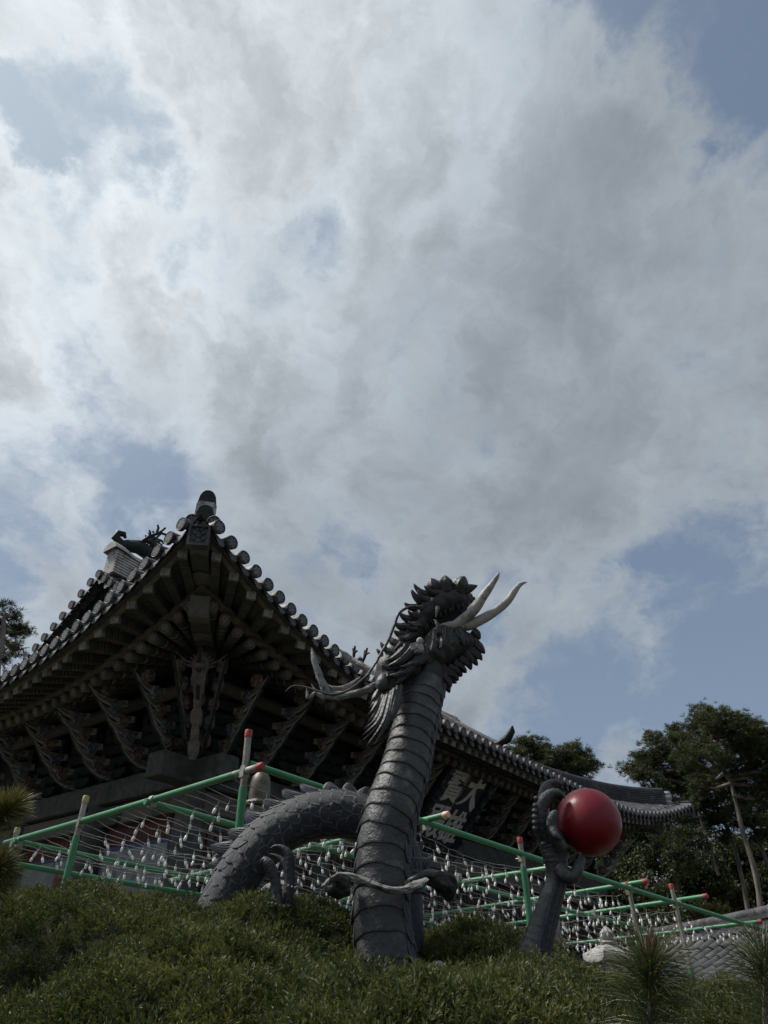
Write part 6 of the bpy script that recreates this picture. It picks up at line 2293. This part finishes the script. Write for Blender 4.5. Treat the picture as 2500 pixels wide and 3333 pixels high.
def leafball(seed, n=12):
    r = np.random.default_rng(seed)
    V, T, C = [], [], []
    for i in range(n):
        p = r.normal(size=3) * 0.38
        d = r.normal(size=3) + np.array([0, 0, 0.4])
        d /= np.linalg.norm(d)
        s = np.cross(d, r.normal(size=3))
        s /= np.linalg.norm(s)
        o = len(V)
        V.extend([p, p + d * 0.25 + s * 0.16, p + d * 0.5, p + d * 0.25 - s * 0.16])
        T.extend([(o, o + 1, o + 2), (o, o + 2, o + 3)])
        C.extend([-0.05, 0.0, 0.1, 0.0])
    return np.array(V), np.array(T), np.array(C)


BALLS = [leafball(300 + k) for k in range(3)]


def tree(name, label, cat, group, trunk, lumps_, seed, size, dens, mat, kinds, tint=0.45, limb_r=0.035, bare=0.0):
    r = np.random.default_rng(seed)
    rr = random.Random(seed)
    org = Vector(trunk[0][:3])
    t = thing(name, label, cat, org, group=group)
    sp = spline(trunk, 5)
    o = MB()
    o.tube([Vector(p[:3]) - org for p in sp], [max(0.02, p[3]) for p in sp], 10, mod=lambda i, k, a: 1 + 0.08 * math.sin(i * 1.1 + a * 2))
    tk = o.build('trunk', 'bark', t)
    P_, D_, S_, Tn = [], [], [], []
    for (x, y, z, lr) in lumps_:
        c = Vector((x, y, z))
        # limb from the trunk to the clump
        cand = sp[len(sp) // 3:]
        near = min(cand, key=lambda p: (Vector(p[:3]) - c).length + max(0, p[2] - z) * 2)
        a = Vector(near[:3])
        mid = a.lerp(c, 0.55) + Vector((rr.uniform(-.2, .2), rr.uniform(-.2, .2), -0.12 * (c - a).length))
        l_ = MB()
        l_.tube([a - org, mid - org, c - org, c + Vector((rr.uniform(-.3, .3), 0, 0.2)) * lr - org], [limb_r * 1.5, limb_r, limb_r * 0.6, 0.012], 6)
        for q in range(5):
            e_ = c + Vector((rr.gauss(0, .6), rr.gauss(0, .6), rr.gauss(0.1, .4))) * lr
            l_.tube([mid.lerp(c, rr.uniform(0, 1)) - org, (c.lerp(e_, 0.5)) - org, e_ - org], [limb_r * 0.5, limb_r * 0.35, 0.008], 5)
        l_.build('limb', 'bark', tk)
        nc = max(4, int(dens * lr * lr))
        dirs = r.normal(size=(nc, 3))
        dirs /= np.linalg.norm(dirs, axis=1, keepdims=True)
        rad = lr * r.uniform(0.45, 1.0, nc) ** 0.6
        cc = np.array([x, y, z]) + dirs * rad[:, None] * np.array([1, 1, 0.92])
        cluster = r.uniform(-0.16, 0.16, nc)
        for q in range(kinds[1]):
            jit = r.normal(size=(nc, 3)) * size * np.array([1.0, 1.0, 0.55]) * 0.75
            P_.append(cc + jit)
            D_.append(dirs * 0.55 + np.array([0, 0, 0.75]) + r.normal(size=(nc, 3)) * 0.25)
            S_.append(size * r.uniform(0.65, 1.25, nc))
            Tn.append(tint + cluster + r.normal(size=nc) * 0.10)
    P_, D_, S_, Tn = np.concatenate(P_), np.concatenate(D_), np.concatenate(S_), np.concatenate(Tn)
    Vs, Ts, Cs, off_ = [], [], [], 0
    pick = r.integers(0, 3, len(P_))
    for k, (bv, bt, bc) in enumerate(kinds[0]):
        m_ = pick == k
        V, T, C = scatter(bv, bt, P_[m_] - np.array(org), D_[m_], S_[m_], r, bc, Tn[m_])
        Vs.append(V)
        Ts.append(T + off_)
        Cs.append(C)
        off_ += len(V)
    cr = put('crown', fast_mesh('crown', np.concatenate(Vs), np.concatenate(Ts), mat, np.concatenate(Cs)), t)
    cr['kind'] = 'stuff'
    return t


PK = (TUFTS, 9)
BK_ = (BALLS, 8)
PG = 'pines beyond the temple'
tree('pine_tree', 'tallest pine on the right with a broad dark crown and pale trunk', 'tree', PG, TRUNK1, CROWN1, 61, 0.19, 78, 'pine_leaf', PK, 0.48, 0.06)
tree('pine_tree', 'pine with a lower rounded crown just left of the tallest pine', 'tree', PG, TRUNK2, CROWN2, 62, 0.19, 85, 'pine_leaf', PK, 0.44, 0.05)
tree('pine_tree', 'small pine top showing over the middle of the roof, nearer the dragon', 'tree', PG, TRUNK3, CROWN3, 63, 0.22, 95, 'pine_leaf', PK, 0.50, 0.04)
tree('pine_tree', 'pine top showing over the roof above the red ball', 'tree', PG, TRUNK4, CROWN4, 64, 0.22, 95, 'pine_leaf', PK, 0.50, 0.04)
tree('pine_tree', 'sparse dark pine at the left edge beside the eaves', 'tree', PG, TRUNK5, CROWN5, 65, 0.12, 150, 'pine_leaf', PK, 0.30, 0.025)
tree('pine_tree', 'thin leaning pine crossing in front of the right edge', 'tree', PG, TRUNK6, CROWN6, 66, 0.21, 70, 'pine_leaf', PK, 0.42, 0.04)
tree('pine_tree', 'slim pine with a forked pale trunk left of the tallest trunk', 'tree', PG, TRUNK7, CROWN7, 67, 0.21, 70, 'pine_leaf', PK, 0.40, 0.04)
tree('pine_tree', 'slim pine rising just behind the far eave corner', 'tree', PG, TRUNK8, CROWN8, 68, 0.21, 80, 'pine_leaf', PK, 0.36, 0.04)
SG = 'evergreen undergrowth on the slope'


def root_of(L):
    x = sum(p[0] for p in L) / len(L)
    y = sum(p[1] for p in L) / len(L)
    z = min(p[2] for p in L)
    g = float(ground_h(np.array(x), np.array(y)))
    top = max(p[2] for p in L)
    return [(x, y, min(g, z - 0.5), 0.10), (x + 0.1, y, (min(g, z - .5) + z) / 2, 0.08), (x - 0.1, y, z, 0.06), (x, y, top, 0.03)]


for L, lab, sd, tk in ((SHRUB1, 'dark evergreen filling the gap right of the red ball', 71, TRUNKA), (SHRUB2, 'dark evergreen behind the middle of the pipe canopy', 72, None),
                   (SHRUB3, 'dark evergreen below the far eave corner', 73, None), (SHRUB4, 'dark evergreen among the pale trunks at the right edge', 74, TRUNKC),
                   (SHRUB5, 'dark evergreen behind the forearm of the dragon', 75, None), (SHRUB6, 'low dark evergreen above the small tiled roof', 76, TRUNKB)):
    tree('evergreen_shrub', lab, 'shrub', SG, tk or root_of(L), L, sd, 0.30, 48, 'shrub_leaf', BK_, 0.42, 0.03)
tree('evergreen_shrub', 'yellow green shrub below the pines above the small tiled roof', 'shrub', SG, root_of(SHRUBY), SHRUBY, 77, 0.20, 190, 'shrub_leaf_yellow', BK_, 0.5, 0.02)
# ================================================================== smaller things around the hall
# low outbuilding with a tiled saddle roof
LB0 = Vector((5.0, 14.6, -0.1))
LBX = Vector((-0.235, 0.972, 0)).normalized()
LB = thing('low_outbuilding', 'low outbuilding with a grey tiled saddle roof at the lower right behind the canopy', 'building', LB0, math.atan2(LBX.y, LBX.x))
LL, LW, LR = 10.5, 2.3, 1.26                    # length, half width, ridge height above eye level
zr_, ze_ = LR - LB0.z, 0.28 - LB0.z
mb = MB()
for sg in (-1, 1):
    mb.grid([[Vector((x, sg * LW * f, zr_ - 0.16 + (ze_ - zr_) * f + 0.10 * math.sin(math.pi * f) * -1)) for f in [i / 6 for i in range(7)]] for x in (-LL / 2, LL / 2)])
LROOF = mb.build('roof', 'tile', LB)
k = 0
x = -LL / 2 + 0.1
SEG = MB()
SEG.grid([[Vector((-0.15 + 0.30 * f, 0.080 * math.cos(a) * (1.06 - 0.1 * f), 0.085 * math.sin(a) * (1.06 - 0.1 * f))) for a in [math.pi * q / 6 for q in range(7)]] for f in (0, 0.5, 1.0)])
SEG.add([Vector((-0.15, 0.085 * math.cos(a), 0.09 * math.sin(a))) for a in [math.pi * q / 6 for q in range(7)]], [tuple(range(7))])
SEGM = SEG.mesh('cover_tile', 'tile')
cnt = 0
while x < LL / 2 - 0.05:
    n = 8
    for i in range(n):
        f = (i + 0.5) / n
        y = LW * f
        z = zr_ - 0.16 + (ze_ - zr_) * f - 0.10 * math.sin(math.pi * f) + 0.02
        sl = (ze_ - zr_) / LW - 0.10 * math.pi * math.cos(math.pi * f) / LW
        if cnt < 300:
            put('cover_tile', SEGM, LROOF, M=TM((x, y, z), frame((0, -1, -sl), (0, 0, 1))))
            cnt += 1
    x += 0.28
mb = MB()
rp = [(-LL / 2 + LL * i / 12, 0, zr_ - 0.22 + 0.10 * abs(i / 6 - 1) ** 2) for i in range(13)]
for hw, z0_, z1_ in ((0.17, 0.0, 0.06), (0.15, 0.065, 0.12), (0.17, 0.125, 0.18)):
    for a, b in zip(rp, rp[1:]):
        mb.beam((a[0], a[1], a[2] + (z0_ + z1_) / 2), (b[0], b[1], b[2] + (z0_ + z1_) / 2), 2 * hw, z1_ - z0_)
mb.tube([(a[0], a[1], a[2] + 0.22) for a in rp], 0.085, 10)
mb.build('ridge', 'tile', LB)
mb = MB()
mb.box((0, 0, (ze_ - 0.1) / 2), (LL - 0.8, 2 * LW - 1.0, ze_ - 0.1))
mb.build('wall', 'wood_red', LB, smooth=False)

# stone lantern
lx, ly, lz, lr = MISC_LANTERN[0]
LN = thing('stone_lantern', 'pale granite lantern top with upturned roof corners and a bud finial', 'lantern', (lx, ly, -0.1), RAD(18))
zz = lz + 0.1


def sq_roof(zb, r, h):
    rows = []
    for i in range(9):
        f = i / 8
        row_ = []
        for k in range(48):
            a = 2 * math.pi * k / 48
            c8 = max(abs(math.cos(a)), abs(math.sin(a)))
            corner = (1 / c8 - 1) / 0.4142
            rad = r * (f ** 0.75) * (1.0 / c8) * (1 - 0.06 * (1 - corner)) if f > 0 else 0.03
            z = zb + h * (1 - f ** 1.4) + 0.30 * h * corner ** 2 * f ** 3
            row_.append(Vector((rad * math.cos(a), rad * math.sin(a), z)))
        rows.append(row_)
    low = [p + Vector((0, 0, -0.055)) for p in rows[-1]]
    rows.append(low)
    rows.append([Vector((p.x * 0.6, p.y * 0.6, zb - 0.04)) for p in low])
    return rows


o = MB()
o.grid(sq_roof(zz - 0.02, 0.235, 0.15), close_u=True)
o.build('roof', 'granite_pale', LN, angle=50)
o = MB()
zt2 = zz + 0.11
o.lathe([(0.09, zt2), (0.10, zt2 + 0.03), (0.06, zt2 + 0.05), (0.085, zt2 + 0.09), (0.085, zt2 + 0.13), (0.05, zt2 + 0.17), (0.012, zt2 + 0.205), (0.002, zt2 + 0.21)], 18)
o.build('finial', 'granite_pale', LN)
o = MB()
for sx in (-1, 1):
    for sy in (-1, 1):
        o.box((sx * 0.10, sy * 0.10, zz - 0.17), (0.07, 0.07, 0.26))
o.box((0, 0, zz - 0.32), (0.36, 0.36, 0.06))
o.lathe([(0.10, 0), (0.09, zz * 0.5), (0.12, zz - 0.36)], 8)
o.build('light_chamber', 'granite_pale', LN, smooth=False)

# bronze bell-shaped lantern head on a stone post
bx2, by2, bz2, br2 = MISC_BELL[0]
BL = thing('bronze_lantern', 'bell shaped dark bronze cap on a post behind the arched dragon body', 'lantern', (bx2, by2, -0.1))
o = MB()
zb = bz2 + 0.1
o.lathe([(br2 * 0.86, zb - 0.02), (br2 * 0.88, zb + 0.06), (br2 * 0.82, zb + 0.18), (br2 * 0.70, zb + 0.25), (br2 * 0.45, zb + 0.285), (0.01, zb + 0.29)], 24)
o.build('cap', 'bronze', BL)
o = MB()
o.lathe([(br2 * 0.86, zb - 0.055), (br2 * 1.12, zb - 0.045), (br2 * 1.16, zb - 0.02), (br2 * 1.0, zb + 0.005), (br2 * 0.86, zb + 0.01)], 24)
o.build('rim', 'bronze', BL)
o = MB()
o.lathe([(0.10, 0.0), (0.09, zb - 0.5), (0.10, zb - 0.32), (br2 * 0.9, zb - 0.22), (br2 * 1.0, zb - 0.12), (br2 * 0.84, zb - 0.05)], 20)
o.build('post', 'bronze', BL)


def rock(name, label, c, r, seed, mat='granite_grey', sq=(1, 1, 0.7)):
    rr = np.random.default_rng(seed)
    bm = bmesh.new()
    bmesh.ops.create_icosphere(bm, subdivisions=3, radius=1.0)
    k = rr.normal(size=(6, 3))
    for v in bm.verts:
        p = np.array(v.co)
        s = 1 + 0.16 * sum(math.sin(2.2 * float(p @ q) + i) for i, q in enumerate(k)) / 2.2
        v.co = Vector((p[0] * s * r * sq[0], p[1] * s * r * sq[1], p[2] * s * r * sq[2]))
    me = bpy.data.meshes.new(name)
    bm.to_mesh(me)
    bm.free()
    me.polygons.foreach_set('use_smooth', [True] * len(me.polygons))
    me.set_sharp_from_angle(angle=RAD(28))
    me.materials.append(MATS[mat])
    return thing(name, label, 'rock', c, me=me)


rock('boulder', 'pale grey boulder half buried beside the foot of the stone neck', (0.225, 3.92, 0.165), 0.07, 5, 'granite_grey')
rock('stone_slab', 'plain grey standing stone under the arch of the dragon body', (-0.62, 4.55, 0.36), 0.20, 6, 'granite_grey', (0.75, 0.6, 1.15))
px_, py_, pz_, pr_ = MISC_POST[0]
PST = thing('stone_post', 'narrow pale stone post behind the raised forearm of the dragon', 'post', (px_, py_, -0.1))
o = MB()
o.lathe([(0.05, 0), (0.048, pz_ + 0.10), (0.042, pz_ + 0.17), (0.012, pz_ + 0.24)], 6)
o.build('shaft', 'granite_grey', PST, smooth=False)
